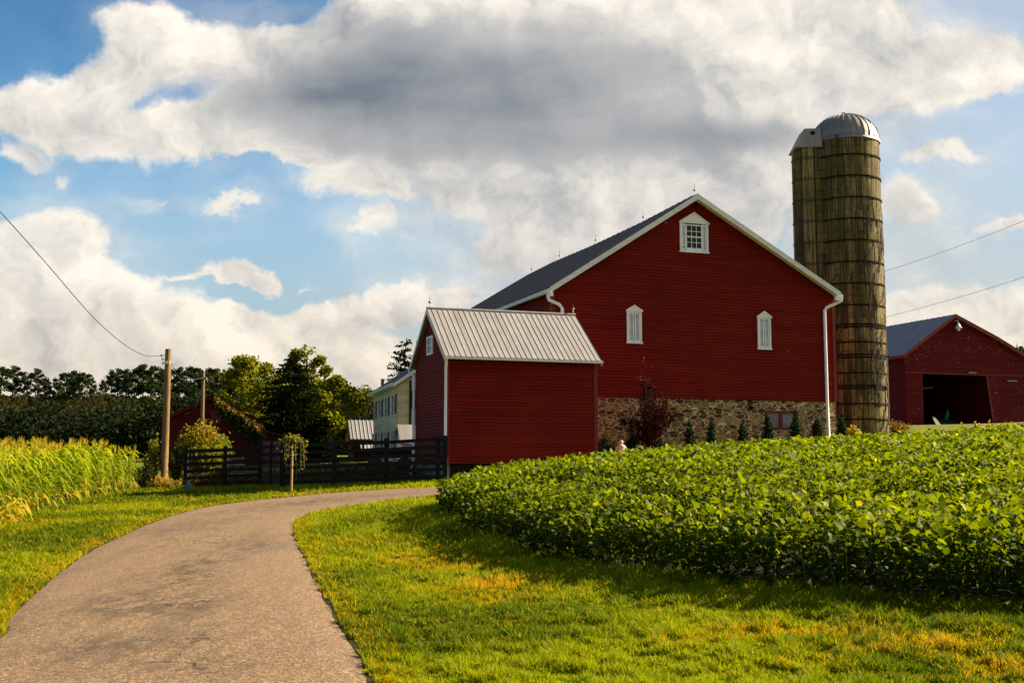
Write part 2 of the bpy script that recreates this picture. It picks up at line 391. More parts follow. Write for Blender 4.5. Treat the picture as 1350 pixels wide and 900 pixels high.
class MB:
    """mesh builder; faces given as vertex lists"""
    def __init__(s): s.v = []; s.f = []; s.gap = []

    def poly(s, pts):
        n = len(s.v); s.v += [tuple(p) for p in pts]; s.f.append(list(range(n, n + len(pts)))); return s

    def box(s, x0, x1, y0, y1, z0, z1):
        n = len(s.v)
        s.v += [(x, y, z) for z in (z0, z1) for x, y in ((x0, y0), (x1, y0), (x1, y1), (x0, y1))]
        for f in ((3, 2, 1, 0), (4, 5, 6, 7), (0, 1, 5, 4), (1, 2, 6, 5), (2, 3, 7, 6), (3, 0, 4, 7)):
            s.f.append([n + i for i in f])
        return s

    def prism(s, pts, d):
        """closed prism: polygon pts (3d) pushed along vector d"""
        n = len(s.v); k = len(pts)
        s.v += [tuple(p) for p in pts] + [tuple(np.add(p, d)) for p in pts]
        s.f.append([n + i for i in range(k)][::-1]); s.f.append([n + k + i for i in range(k)])
        for i in range(k):
            j = (i + 1) % k
            s.f.append([n + i, n + j, n + k + j, n + k + i])
        return s

    def tube(s, pts, rad, seg=8, cap=True):
        pts = [np.array(p, float) for p in pts]
        if not hasattr(rad, '__len__'): rad = [rad] * len(pts)
        n = len(s.v); up = None
        for i, p in enumerate(pts):
            t = pts[min(i + 1, len(pts) - 1)] - pts[max(i - 1, 0)]
            t /= max(np.linalg.norm(t), 1e-9)
            ref = np.array([0, 0, 1.0]) if abs(t[2]) < .9 else np.array([1.0, 0, 0])
            if up is None: up = ref
            a = np.cross(t, up)
            if np.linalg.norm(a) < 1e-4: a = np.cross(t, ref)
            a /= np.linalg.norm(a); b = np.cross(a, t); up = b
            for k in range(seg):
                th = 2 * math.pi * k / seg
                s.v.append(tuple(p + rad[i] * (a * math.cos(th) + b * math.sin(th))))
        for i in range(len(pts) - 1):
            for k in range(seg):
                k2 = (k + 1) % seg
                s.f.append([n + i * seg + k, n + i * seg + k2, n + (i + 1) * seg + k2, n + (i + 1) * seg + k])
        if cap:
            s.f.append([n + k for k in range(seg)]); s.f.append([n + (len(pts) - 1) * seg + k for k in range(seg)][::-1])
        return s

    def lathe(s, prof, c=(0, 0), seg=24, a0=0, a1=2 * math.pi):
        n = len(s.v); full = abs(a1 - a0 - 2 * math.pi) < 1e-6
        m = seg if full else seg + 1
        for (r, z) in prof:
            for k in range(m):
                th = a0 + (a1 - a0) * k / seg
                s.v.append((c[0] + r * math.cos(th), c[1] + r * math.sin(th), z))
        for i in range(len(prof) - 1):
            for k in range(seg):
                k2 = (k + 1) % m
                s.f.append([n + i * m + k, n + i * m + k2, n + (i + 1) * m + k2, n + (i + 1) * m + k])
        return s

    def build(s, name, mat, parent=None, z0=None, smooth=False, sharp=None):
        me = bpy.data.meshes.new(name)
        z = z0 if z0 is not None else (parent.z0 if isinstance(parent, Thing) else 0)
        me.from_pydata([(a, b, c - z) for a, b, c in s.v], [], s.f)
        me.materials.append(M[mat] if isinstance(mat, str) else mat)
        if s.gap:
            me.materials.append(M['lap_shade'] if 'cream' not in str(mat) and 'white' not in str(mat) else M['lap_shade_pale'])
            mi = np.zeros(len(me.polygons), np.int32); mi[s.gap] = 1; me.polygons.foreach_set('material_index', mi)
        if smooth: me.polygons.foreach_set('use_smooth', [True] * len(me.polygons))
        me.update()
        return link(name, me, parent)


def siding(mb, poly, to3, pitch=0.14, proud=0.022):
    """lapped boards over a convex polygon given in wall coordinates (s, z); to3(s, z, out) -> 3d"""
    z0 = min(p[1] for p in poly); z1 = max(p[1] for p in poly)

    def span(z):
        xs = []
        for i in range(len(poly)):
            (a, za), (b, zb) = poly[i], poly[(i + 1) % len(poly)]
            if abs(za - zb) < 1e-9:
                if abs(z - za) < 1e-6: xs += [a, b]
            elif min(za, zb) - 1e-6 <= z <= max(za, zb) + 1e-6:
                xs.append(a + (b - a) * (z - za) / (zb - za))
        return (min(xs), max(xs)) if xs else (0, 0)
    cuts = sorted(set([round(p[1], 5) for p in poly] + [round(z0 + pitch * k, 5) for k in range(int((z1 - z0) / pitch) + 1)]))
    for za, zb in zip(cuts[:-1], cuts[1:]):
        if zb - za < 1e-4: continue
        ph0 = ((za - z0) % pitch) / pitch
        if ph0 > .999: ph0 = 0
        ph1 = ph0 + (zb - za) / pitch
        la, ra = span(za + 1e-5); lb, rb = span(zb - 1e-5)
        o0 = proud * (1 - ph0); o1 = proud * max(0, 1 - ph1)
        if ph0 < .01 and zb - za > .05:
            g = .017; lg, rg = span(za + g)  # recessed strip; its darker colour stands in for shade under the lap
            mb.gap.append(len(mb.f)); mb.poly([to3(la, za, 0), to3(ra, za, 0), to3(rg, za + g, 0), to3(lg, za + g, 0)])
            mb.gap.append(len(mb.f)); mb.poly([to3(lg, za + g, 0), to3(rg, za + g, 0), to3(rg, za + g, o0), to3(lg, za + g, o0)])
            mb.poly([to3(lg, za + g, o0), to3(rg, za + g, o0), to3(rb, zb, o1), to3(lb, zb, o1)])
        else:
            mb.poly([to3(la, za, o0), to3(ra, za, o0), to3(rb, zb, o1), to3(lb, zb, o1)])
    return mb


def ribbed_roof(mb, xs, prof, pitch=0.3, rib=0.035, ribw=0.05):
    """sheet roof running along axis a from xs[0] to xs[1]; prof(a) -> list of (b, z) from eave to ridge; ribs follow the slope"""
    a = xs[0]; cols = []
    while a < xs[1] - 1e-6:
        cols += [(a, 0), (min(a + pitch - 2 * ribw, xs[1]), 0), (min(a + pitch - 1.5 * ribw, xs[1]), rib), (min(a + pitch - .5 * ribw, xs[1]), rib)]
        a += pitch
    cols.append((xs[1], 0))
    for (a0, h0), (a1, h1) in zip(cols[:-1], cols[1:]):
        if a1 - a0 < 1e-6: continue
        p0, p1 = prof(a0), prof(a1)
        for i in range(len(p0) - 1):
            mb.poly([(a0, p0[i][0], p0[i][1] + h0), (a1, p1[i][0], p1[i][1] + h1), (a1, p1[i + 1][0], p1[i + 1][1] + h1), (a0, p0[i + 1][0], p0[i + 1][1] + h0)])
    return mb


# ------------------------------------------------------------------ value noise (numpy)
_perm = rng.random((256, 256))


def vnoise(x, y, s=1.0, oct=3, seed=0):
    x = np.asarray(x, float) / s + seed * 17.3; y = np.asarray(y, float) / s + seed * 9.1
    r = 0; amp = 1; tot = 0
    for _ in range(oct):
        xi = np.floor(x).astype(int); yi = np.floor(y).astype(int)
        fx = x - xi; fy = y - yi; fx = fx * fx * (3 - 2 * fx); fy = fy * fy * (3 - 2 * fy)
        g = lambda i, j: _perm[(xi + i) % 256, (yi + j) % 256]
        r = r + amp * ((g(0, 0) * (1 - fx) + g(1, 0) * fx) * (1 - fy) + (g(0, 1) * (1 - fx) + g(1, 1) * fx) * fy)
        tot += amp; amp *= .5; x = x * 2 + 5.2; y = y * 2 + 1.3
    return r / tot


def sstep(x, a, b):
    t = np.clip((np.asarray(x, float) - a) / (b - a), 0, 1); return t * t * (3 - 2 * t)


# ------------------------------------------------------------------ the ground
CTRL = [(0, 0, 0), (-6, 0, 0), (6, 0, 0), (-20, 0, -.2), (20, 0, .4), (0, -20, 0), (-5, 10, 0), (0, 9, 0), (5, 9, 0.02), (-9, 18, 0.02), (-4, 20, .12), (14, 9, .6), (25, 14, 1.1)]
CTRL += [tuple(P(*q)) for q in [
    (0, 690, 28), (100, 664, 37), (195, 645, 46), (218, 645, 47), (243, 641, 46), (360, 640, 44), (470, 636, 43), (588, 634, 42), (580, 643, 38), (580, 656, 33), (480, 668, 30), (420, 679, 27),
    (400, 657, 37), (583, 682, 23), (640, 715, 18.5), (720, 745, 15.5), (850, 765, 13.5), (1000, 785, 11.5), (1150, 800, 10.3), (1350, 815, 9.2),
    (700, 645, 30), (800, 634, 33), (950, 616, 36), (1130, 607, 38), (1350, 592, 40), (1000, 632, 30), (1200, 622, 30), (1350, 636, 24),
    (800, 612, 46), (900, 603, 49), (1100, 592, 53), (1145, 573, 57), (1190, 562, 74), (1350, 559, 78), (1240, 572, 68), (1350, 566, 66),
    (-200, 690, 34), (-200, 640, 60), (60, 620, 80), (300, 615, 62), (470, 612, 80), (530, 606, 76), (640, 604, 70), (675, 596, 110), (300, 600, 110)]]
CTRL += [(60, 40, 3.2), (60, 80, 5.2), (40, 110, 5.6), (-50, 40, -.3), (-60, 90, .2), (0, 130, 2.2), (60, 130, 5.6), (-60, 130, 1)]
_C = np.array(CTRL, float)


def _tps_fit(C, lam=0.6):
    n = len(C); d = np.hypot(C[:, None, 0] - C[None, :, 0], C[:, None, 1] - C[None, :, 1])
    K = np.where(d > 0, d * d * np.log(np.maximum(d, 1e-9)), 0) + lam * np.eye(n) * 10
    Pm = np.c_[np.ones(n), C[:, :2]]
    A = np.block([[K, Pm], [Pm.T, np.zeros((3, 3))]])
    return np.linalg.solve(A, np.r_[C[:, 2], np.zeros(3)])


_W = _tps_fit(_C)


def ground(x, y):
    x = np.asarray(x, float); y = np.asarray(y, float)
    sh = np.broadcast(x, y).shape
    x = np.broadcast_to(x, sh).ravel(); y = np.broadcast_to(y, sh).ravel()
    xc = 60 * np.tanh(x / 60 * 1.0) if False else np.clip(x, -65, 65); yc = np.clip(y, -20, 130)
    z = np.zeros(len(xc))
    for i in range(0, len(xc), 50000):
        s = slice(i, i + 50000)
        d = np.hypot(xc[s, None] - _C[None, :, 0], yc[s, None] - _C[None, :, 1])
        z[s] = np.where(d > 0, d * d * np.log(np.maximum(d, 1e-9)), 0) @ _W[:-3] + _W[-3] + _W[-2] * xc[s] + _W[-1] * yc[s]
    z = z * 1.0
    far = sstep(y, 170, 310)
    side = 1 - 0.8 * sstep(x, 20, 260)
    hill = 17.0 * far * side + 5 * sstep(y, 320, 900)
    hill = hill * (1 + .10 * (vnoise(x, y, 60, 2, 3) - .5) * far)
    z = z * (1 - .5 * far) + hill
    return z.reshape(sh)


def gz(x, y): return float(ground(x, y))


def hit(u, v, lo=4, hi=200):
    r = ray(u, v); r = r / r[1]
    ds = np.arange(lo, hi, .25)
    pts = EYE + ds[:, None] * r
    below = pts[:, 2] < ground(pts[:, 0], pts[:, 1])
    i = int(np.argmax(below)) if below.any() else len(ds) - 1
    a, b = ds[max(i - 1, 0)], ds[i]
    for _ in range(20):
        m_ = .5 * (a + b); q = EYE + m_ * r
        if q[2] < gz(q[0], q[1]): b = m_
        else: a = m_
    return EYE + b * r


def axis_lines(fine0, fine1, step, lim0, lim1, g=1.18):
    mid = list(np.arange(fine0, fine1 + 1e-6, step))
    up = []; s = step; x = fine1
    while x < lim1: s *= g; x += s; up.append(min(x, lim1))
    dn = []; s = step; x = fine0
    while x > lim0: s *= g; x -= s; dn.append(max(x, lim0))
    return np.array(dn[::-1] + mid + up)


# drive, edges in plan
OUT = [(-3.4, -12), (-3.5, 0)] + [tuple(hit(*q)[:2]) for q in [(-60, 865), (0, 810), (50, 768), (100, 731), (145, 709), (190, 690), (222, 679), (260, 669), (305, 662), (350, 657), (400, 652), (450, 648), (515, 644.5), (580, 641.5)]]
INN = [(0.9, -12), (0.7, 0)] + [tuple(hit(*q)[:2]) for q in [(512, 902), (478, 840), (452, 800), (429, 762), (411, 730), (398, 708), (396, 692), (402, 684), (420, 677), (448, 671), (480, 666.5), (530, 660.5), (580, 655.5)]]
OUT += [(3.5, 38.8), (9, 41.5), (14, 45.5)]
INN += [(2.5, 34.6), (8, 37.6), (15, 42.0)]


def resample(pts, n):
    pts = np.array(pts, float)
    # Catmull-Rom
    Q = []
    for i in range(len(pts) - 1):
        p0 = pts[max(i - 1, 0)]; p1 = pts[i]; p2 = pts[i + 1]; p3 = pts[min(i + 2, len(pts) - 1)]
        for t in np.linspace(0, 1, 24, endpoint=False):
            Q.append(.5 * ((2 * p1) + (-p0 + p2) * t + (2 * p0 - 5 * p1 + 4 * p2 - p3) * t * t + (-p0 + 3 * p1 - 3 * p2 + p3) * t ** 3))
    Q.append(pts[-1]); Q = np.array(Q)
    L = np.r_[0, np.cumsum(np.linalg.norm(np.diff(Q, axis=0), axis=1))]
    s = np.linspace(0, L[-1], n)
    return np.c_[[np.interp(s, L, Q[:, k]) for k in range(Q.shape[1])]].T


def in_poly(x, y, poly):
    x = np.asarray(x); y = np.asarray(y); inside = np.zeros(x.shape, bool)
    n = len(poly)
    for i in range(n):
        x0, y0 = poly[i]; x1, y1 = poly[(i + 1) % n]
        if y0 == y1: continue
        c = ((y0 > y) != (y1 > y)) & (x < (x1 - x0) * (y - y0) / (y1 - y0) + x0)
        inside ^= c
    return inside


def dist_poly(x, y, pl, closed=False):
    x = np.asarray(x, float); y = np.asarray(y, float); d = np.full(x.shape, 1e9)
    n = len(pl)
    for i in range(n if closed else n - 1):
        ax, ay = pl[i]; bx, by = pl[(i + 1) % n]
        vx, vy = bx - ax, by - ay; L = vx * vx + vy * vy + 1e-12
        t = np.clip(((x - ax) * vx + (y - ay) * vy) / L, 0, 1)
        d = np.minimum(d, np.hypot(x - ax - t * vx, y - ay - t * vy))
    return d


OUTs = resample(OUT, 260); INNs = resample(INN, 260)
DRIVE = [tuple(p) for p in OUTs[::4]] + [tuple(p) for p in INNs[::-4]]

# bean field outline in plan
near_edge = [(580, 678), (598, 692), (640, 714), (680, 732), (720, 745), (785, 757), (850, 765), (925, 775), (1000, 785), (1075, 793), (1150, 800), (1250, 808), (1350, 816), (1480, 824)]
SOY = [tuple(hit(*q)[:2]) for q in near_edge]
SOY = [(SOY[0][0] - .15, SOY[0][1] + .8)] + SOY + [(12, 8.0), (30, 12), (60, 25), (58, 52), (30, 47), (19, 43), (12, 39), (6.5, 35.5), (2.5, 32), (-.4, 28)]
SOYs = [tuple(p) for p in resample(SOY[:15], 90)] + SOY[15:]

# corn field edge
CORN_E = [(-9.5, 19.0), (-11.2, 23.5)] + [tuple(hit(*q)[:2]) for q in [(0, 692), (50, 679), (100, 665), (150, 652), (192, 645)]]


def dryness(x, y):
    """straw-coloured patches of the lawn, 0..1"""
    n = vnoise(x, y, 1.6, 4, 1); n2 = vnoise(x, y, .5, 3, 5)
    d = sstep(n, .66, .82) * .45 + .12 * sstep(n2, .6, .8)
    for (u, v, r, w) in DRYP:
        pass
    for (cx, cy, rx, ry, w) in DRY_BLOBS:
        q = ((x - cx) / rx) ** 2 + ((y - cy) / ry) ** 2
        d = d + w * np.exp(-q) * (.15 + 1.1 * sstep(n2, .32, .66))
    de = np.minimum(dist_poly(x, y, OUTs[::6]), dist_poly(x, y, INNs[::6]))
    d = d + .45 * np.exp(-(de / .2) ** 2) * (.3 + n2)
    return np.clip(d, 0, 1)


DRYP = []
DRY_BLOBS = []
for (u, v, rx, ry, w) in [(600, 748, .5, 1.0, 1.2), (640, 775, .7, .5, 1.3), (555, 735, .5, 1.0, .6), (500, 715, .9, .8, .35), (690, 790, .8, .35, .7), (660, 712, .7, .5, .8), (1080, 832, .5, .25, 1.0), (1160, 862, .5, .22, .8), (1040, 885, .35, .22, .6),
                          (1250, 850, .5, .25, .6), (1330, 885, .35, .22, .7), (950, 840, .6, .3, .3), (230, 648, 1.0, 1.2, .9), (170, 664, .8, .8, .4), (20, 692, 1.2, .7, .6)]:
    h_ = hit(u, v); DRY_BLOBS.append((h_[0], h_[1], rx, ry, w))


def structure(name, me_or_mb, mat=None):
    o = link(name, me_or_mb) if not isinstance(me_or_mb, MB) else me_or_mb.build(name, mat)
    o['kind'] = 'structure'
    return o


def ground_mat():
    m, t, out = new_mat('turf_and_earth')
    c = t.new('ShaderNodeTexCoord').outputs['Object']
    a = t.new('ShaderNodeAttribute', attribute_name='tint').outputs['Fac']
    soil = t.new('ShaderNodeAttribute', attribute_name='soil').outputs['Fac']
    n1 = t.noise(c, 1.1, 5, .6); n2 = t.noise(c, 30, 3, .6); n3 = t.noise(c, 0.05, 3, .5)
    g = t.mix(n1, (0.060, 0.085, 0.002), (0.21, 0.21, 0.003))
    g = t.mix(t.rng_(n2, .3, .7, 0, .5), g, (0.02, 0.04, 0.004))
    g = t.mix(t.rng_(n3, .45, .6, 0, .3), g, (0.12, 0.11, 0.02))
    g = t.mix(a, g, (0.30, 0.15, 0.022))
    g = t.mix(soil, g, t.mix(n2, (0.008, 0.006, 0.003), (0.026, 0.017, 0.008)))
    principled(t, out, g, .95, 0, n2, .6, .03, .1)
    return m


def asphalt_mat():
    m, t, out = new_mat('worn_asphalt')
    c = t.new('ShaderNodeTexCoord').outputs['Object']
    fine = t.noise(c, 55, 4, .75)
    vor = t.new('ShaderNodeTexVoronoi', {'Vector': c, 'Scale': 60.0}, feature='F1').outputs['Color']
    vs = t.new('ShaderNodeSeparateXYZ', {0: vor}).outputs[0]
    mid = t.noise(t.scale(c, (1, .4, 1)), 3.2, 6, .7); big = t.noise(t.scale(c, (1, .25, 1)), 1.3, 4, .6)
    col = t.mix(t.rng_(fine, .32, .68), (0.066, 0.037, 0.018), (0.27, 0.165, 0.084))
    f2 = t.noise(c, 16, 4, .7)
    col = t.mix(t.rng_(f2, .50, .68, 0, .55), col, (0.085, 0.058, 0.040))
    col = t.mix(t.rng_(f2, .46, .34, 0, .5), col, (0.33, 0.225, 0.130))
    col = t.mix(t.rng_(vs, .72, 1.0, 0, .8), col, (0.42, 0.30, 0.19))
    col = t.mix(t.rng_(vs, .22, .0, 0, .75), col, (0.06, 0.045, 0.036))
    col = t.mix(t.rng_(mid, .50, .70, 0, .35), col, (0.11, 0.085, 0.062))
    col = t.mix(t.rng_(big, .50, .72, 0, .5), col, (0.10, 0.076, 0.055))
    st = t.new('ShaderNodeAttribute', attribute_name='stain').outputs['Fac']
    stn = t.m('MULTIPLY', st, t.rng_(t.noise(t.scale(c, (1, .35, 1)), 4.5, 6, .75), .40, .6))
    col = t.mix(t.m('MULTIPLY', stn, t.rng_(t.noise(c, 24, 4, .8), .35, .6, .45, 1.0)), col, (0.058, 0.038, 0.020))
    # hairline cracks along the crown of the road
    cr = t.new('ShaderNodeAttribute', attribute_name='crack').outputs['Fac']
    wv = t.new('ShaderNodeTexNoise', {'Vector': c, 'Scale': 3.0, 'Detail': 5.0, 'Roughness': .7}).outputs[1]
    cw = t.v('ADD', c, t.scale(t.v('SUBTRACT', wv, (.5, .5, .5)), (.5, .5, .5)))
    ve = t.new('ShaderNodeTexVoronoi', {'Vector': cw, 'Scale': 1.7}, feature='DISTANCE_TO_EDGE').outputs['Distance']
    ck = t.m('MULTIPLY', t.m('MULTIPLY', t.rng_(ve, .034, .008), cr), t.rng_(t.noise(c, 7, 4, .7), .42, .58))
    col = t.mix(t.m('MULTIPLY', ck, .95), col, (0.012, 0.010, 0.008))
    h = t.m('SUBTRACT', t.m('ADD', fine, t.m('MULTIPLY', vs, .5)), t.m('MULTIPLY', ck, 3))
    principled(t, out, col, .9, 0, h, .8, .012, .2)
    return m


M['ground'] = ground_mat(); M['asphalt'] = asphalt_mat()


def build_ground():
    xs = axis_lines(-22, 26, .33, -4000, 4000); ys = axis_lines(3, 50, .33, -600, 6000)
    X, Y = np.meshgrid(xs, ys); Z = ground(X, Y)
    nx = len(xs); ny = len(ys)
    idx = np.arange(nx * ny).reshape(ny, nx)
    F = np.c_[idx[:-1, :-1].ravel(), idx[:-1, 1:].ravel(), idx[1:, 1:].ravel(), idx[1:, :-1].ravel()]
    x = X.ravel(); y = Y.ravel()
    dr = np.zeros(len(x)); nearm = (np.abs(x) < 40) & (y > 0) & (y < 60)
    dr[nearm] = dryness(x[nearm], y[nearm])
    soil = np.where(in_poly(x, y, SOYs), 1.0, 0.0)
    de = np.full(len(x), 9.0); de[nearm] = np.minimum(dist_poly(x[nearm], y[nearm], OUTs[::4]), dist_poly(x[nearm], y[nearm], INNs[::4]))
    soil = np.maximum(soil, .9 * (de < .45))
    me = np_mesh('ground', np.c_[x, y, Z.ravel()], [F], M['ground'], dr, smooth=True)
    at = me.attributes.new('soil', 'FLOAT', 'POINT'); at.data.foreach_set('value', soil.astype(np.float32))
    structure('ground', me)
    # drive
    n, k = 260, 13
    o_, i_ = OUTs, INNs
    T = np.linspace(0, 1, k)
    G = o_[:, None, :] * (1 - T)[None, :, None] + i_[:, None, :] * T[None, :, None]
    wob = (vnoise(G[..., 0], G[..., 1], .35, 3, 8) - .5) * .22
    nrm = (i_ - o_); nrm /= np.linalg.norm(nrm, axis=1)[:, None]
    edge = np.zeros(k); edge[0] = -1; edge[-1] = 1
    G = G + nrm[:, None, :] * (edge[None, :] * wob)[..., None]
    gz_ = ground(G[..., 0], G[..., 1])
    crown = .03 * (1 - (2 * T - 1) ** 2) + .022
    Z = gz_ + crown[None, :]
    Z[:, 0] -= .05; Z[:, -1] -= .05
    Zs = np.c_[G[..., 0].ravel(), G[..., 1].ravel(), Z.ravel()]
    idx = np.arange(n * k).reshape(n, k)
    F = np.c_[idx[:-1, :-1].ravel(), idx[:-1, 1:].ravel(), idx[1:, 1:].ravel(), idx[1:, :-1].ravel()]
    me = np_mesh('driveway', Zs, [F], M['asphalt'], smooth=True)
    gx = G[..., 0].ravel(); gy = G[..., 1].ravel()
    stain = np.zeros(len(gx))
    for (u, v, rx, ry, w) in [(262, 798, .34, .55, 1.0), (230, 800, .8, .8, .6), (200, 862, 1.3, .6, .45), (245, 885, .7, .3, .8), (335, 722, .6, .8, .7), (200, 700, .6, 2.4, .6), (330, 678, 2.4, .9, .5), (155, 800, .5, 1.6, .5), (110, 860, .5, .5, .4), (290, 740, .3, 2.4, .5), (420, 665, 1.6, .7, .5)]:
        h = hit(u, v); stain += w * np.exp(-((gx - h[0]) / rx) ** 2 - ((gy - h[1]) / ry) ** 2)
    tt_ = np.tile(T, n)
    stain += .95 * np.exp(-((tt_ - .50) / .15) ** 2) * sstep(vnoise(gx, gy, 1.6, 3, 91), .35, .65) + .3 * np.exp(-((tt_ - .3) / .08) ** 2)
    crack = .9 * np.exp(-((tt_ - .52) / .09) ** 2) * sstep(vnoise(gx, gy, 1.2, 2, 92), .4, .6)
    crack += np.zeros(len(gx))
    for (u, v, rx, ry, w) in [(232, 800, .22, .5, 1.0), (240, 770, .3, 1.0, .8), (235, 850, .35, .5, .9), (225, 880, .6, .3, .8), (290, 720, .5, 1.5, .6), (300, 690, 1.0, 1.0, .7), (320, 677, 2.0, .5, .9), (410, 663, 1.6, .4, 1.0), (210, 762, .8, .4, .6)]:
        h = hit(u, v); crack += w * np.exp(-((gx - h[0]) / rx) ** 2 - ((gy - h[1]) / ry) ** 2)
    for nm, arr in (('stain', stain), ('crack', crack)):
        at = me.attributes.new(nm, 'FLOAT', 'POINT'); at.data.foreach_set('value', np.clip(arr, 0, 1).astype(np.float32))
    structure('driveway', me)
    # lane beside the far barn
    A = [(26.5, 62), (28, 68), (30, 73), (31.5, 79.5)]; Bq = [(60, 58), (50, 66), (39, 72.5), (36.5, 80)]
    A = resample(A, 60); Bq = resample(Bq, 60); T = np.linspace(0, 1, 24)
    G = A[:, None, :] * (1 - T)[None, :, None] + Bq[:, None, :] * T[None, :, None]
    Zs = np.c_[G[..., 0].ravel(), G[..., 1].ravel(), ground(G[..., 0], G[..., 1]).ravel() + .03]
    idx = np.arange(60 * 24).reshape(60, 24)
    F = np.c_[idx[:-1, :-1].ravel(), idx[:-1, 1:].ravel(), idx[1:, 1:].ravel(), idx[1:, :-1].ravel()]
    structure('lane', np_mesh('lane', Zs, [F], M['asphalt'], smooth=True))


build_ground()
AZ = R(90 - 70.6)                     # the yard's buildings run this way
EX = np.array([math.cos(AZ), math.sin(AZ)]); EY = np.array([-math.sin(AZ), math.cos(AZ)])


# ------------------------------------------------------------------ the small red shed
def corner_downspout(t, pts, r=.055, name='downspout', mat='white'):
    return MB().tube(pts, r, 8).build(name, mat, t, smooth=True)


def build_shed():
    S = np.array([-2.39, 42.0]); z0 = gz(*S) - .05
    t = Thing('shed', 'small red clapboard shed with a tan ribbed metal roof in front of the big barn', 'shed', (S[0], S[1], z0), AZ)
    L, D, zb, ze, zr = 5.95, 4.45, 1.63, 5.62, 7.52
    f = lambda s, z, o: (s, -o, z)
    siding(MB(), [(0, zb), (L, zb), (L, ze), (0, ze)], f, .125).build('front_wall', 'red', t)
    MB().box(.02, L - .02, .001, D - .001, zb + .01, ze - .02).poly([(.02, .01, ze), (L - .02, .01, ze), (L - .02, D / 2, zr - .08), (.02, D / 2, zr - .08)]).build('wall_core', 'darkred', t)
    siding(MB(), [(0, zb), (D, zb), (D, ze), (D / 2, zr), (0, ze)], lambda s, z, o: (-o, D - s, z), .125).build('side_wall', 'red', t)
    siding(MB(), [(0, zb), (D, zb), (D, ze), (D / 2, zr), (0, ze)], lambda s, z, o: (L + o, s, z), .125).build('side_wall', 'red', t)
    siding(MB(), [(0, zb), (L, zb), (L, ze), (0, ze)], lambda s, z, o: (L - s, D + o, z), .125).build('back_wall', 'red', t)
    for x in (-.035, L - .105):
        MB().box(x, x + .14, -.04, .0, zb - .03, ze).build('corner_board', 'red_board', t)
    # roof
    r = MB()
    ribbed_roof(r, (-.17, L + .07), lambda a: [(-.38, ze - .10), (D / 2, zr + .06)], .215, .022, .026)
    ribbed_roof(r, (-.17, L + .07), lambda a: [(D + .38, ze - .10), (D / 2, zr + .06)], .215, .022, .026)
    for y0, y1 in ((-.37, D / 2), (D + .37, D / 2)):
        za, zb_ = (ze - .13, zr + .03)
        r.prism([(-.16, y0, za), (L + .06, y0, za), (L + .06, y1, zb_), (-.16, y1, zb_)], (0, 0, -.04))
    ro = r.build('roof', 'tan_tin', t)
    MB().tube([(-.18, D / 2, zr + .085), (L + .08, D / 2, zr + .085)], .05, 8).build('ridge_cap', 'tan_tin', ro, z0=z0)
    # rake trim on the left gable, eave board
    for x in (-.19, L + .065):
        mb = MB()
        for y0 in (-.38, D + .38):
            mb.prism([(x, y0, ze - .14), (x, y0, ze - .30), (x, D / 2, zr - .13), (x, D / 2, zr + .03)], (.03, 0, 0))
        mb.build('rake_board', 'trim', t)
    MB().box(-.2, L + .1, -.47, -.385, ze - .21, ze - .115).build('gutter', 'trim', t)
    MB().box(-.2, L + .1, D + .385, D + .47, ze - .21, ze - .115).build('gutter', 'trim', t)
    corner_downspout(t, [(-.14, -.43, ze - .2), (-.14, -.42, ze - .32), (-.06, -.1, ze - .55), (-.06, -.09, z0 + .15)])
    corner_downspout(t, [(-.16, D + .42, ze - .2), (-.16, D + .35, ze - .35), (-.08, D - .02, ze - .5), (-.08, D - .02, 1.7), (-.12, D + .05, 1.5), (-.3, D - .3, .95)])
    w = MB().box(-.075, -.02, 1.80, 1.88, 5.78, 6.50)
    w.box(-.075, -.02, 2.50, 2.58, 5.78, 6.50).box(-.075, -.02, 1.881, 2.499, 5.78, 5.86).box(-.075, -.02, 1.881, 2.499, 6.42, 6.50).box(-.06, -.03, 1.881, 2.499, 6.13, 6.17)
    wo = w.build('window', 'white', t)
    MB().box(-.045, -.03, 1.885, 2.495, 5.865, 6.415).build('pane', 'glass', wo, z0=z0)
    MB().box(.25, L - .1, .3, D - .2, z0 - .6, zb).build('foundation', 'void', t)
    MB().box(.06, .24, .35, D - .05, z0 - .6, zb - .03).build('side_foundation', 'greystone', t)
    for x in (-.05, L - .02):
        rod(t, x, D / 2, zr + .1, .5)


def rod(t, x, y, z, h):
    mb = MB().tube([(x, y, z), (x, y, z + h)], [.014, .006], 6)
    mb.lathe([(.001, z + h * .42 - .06), (.05, z + h * .42 - .03), (.06, z + h * .42), (.05, z + h * .42 + .03), (.001, z + h * .42 + .06)], (x, y), 10)
    mb.build('lightning_rod', 'copper', t, smooth=True)


build_shed()


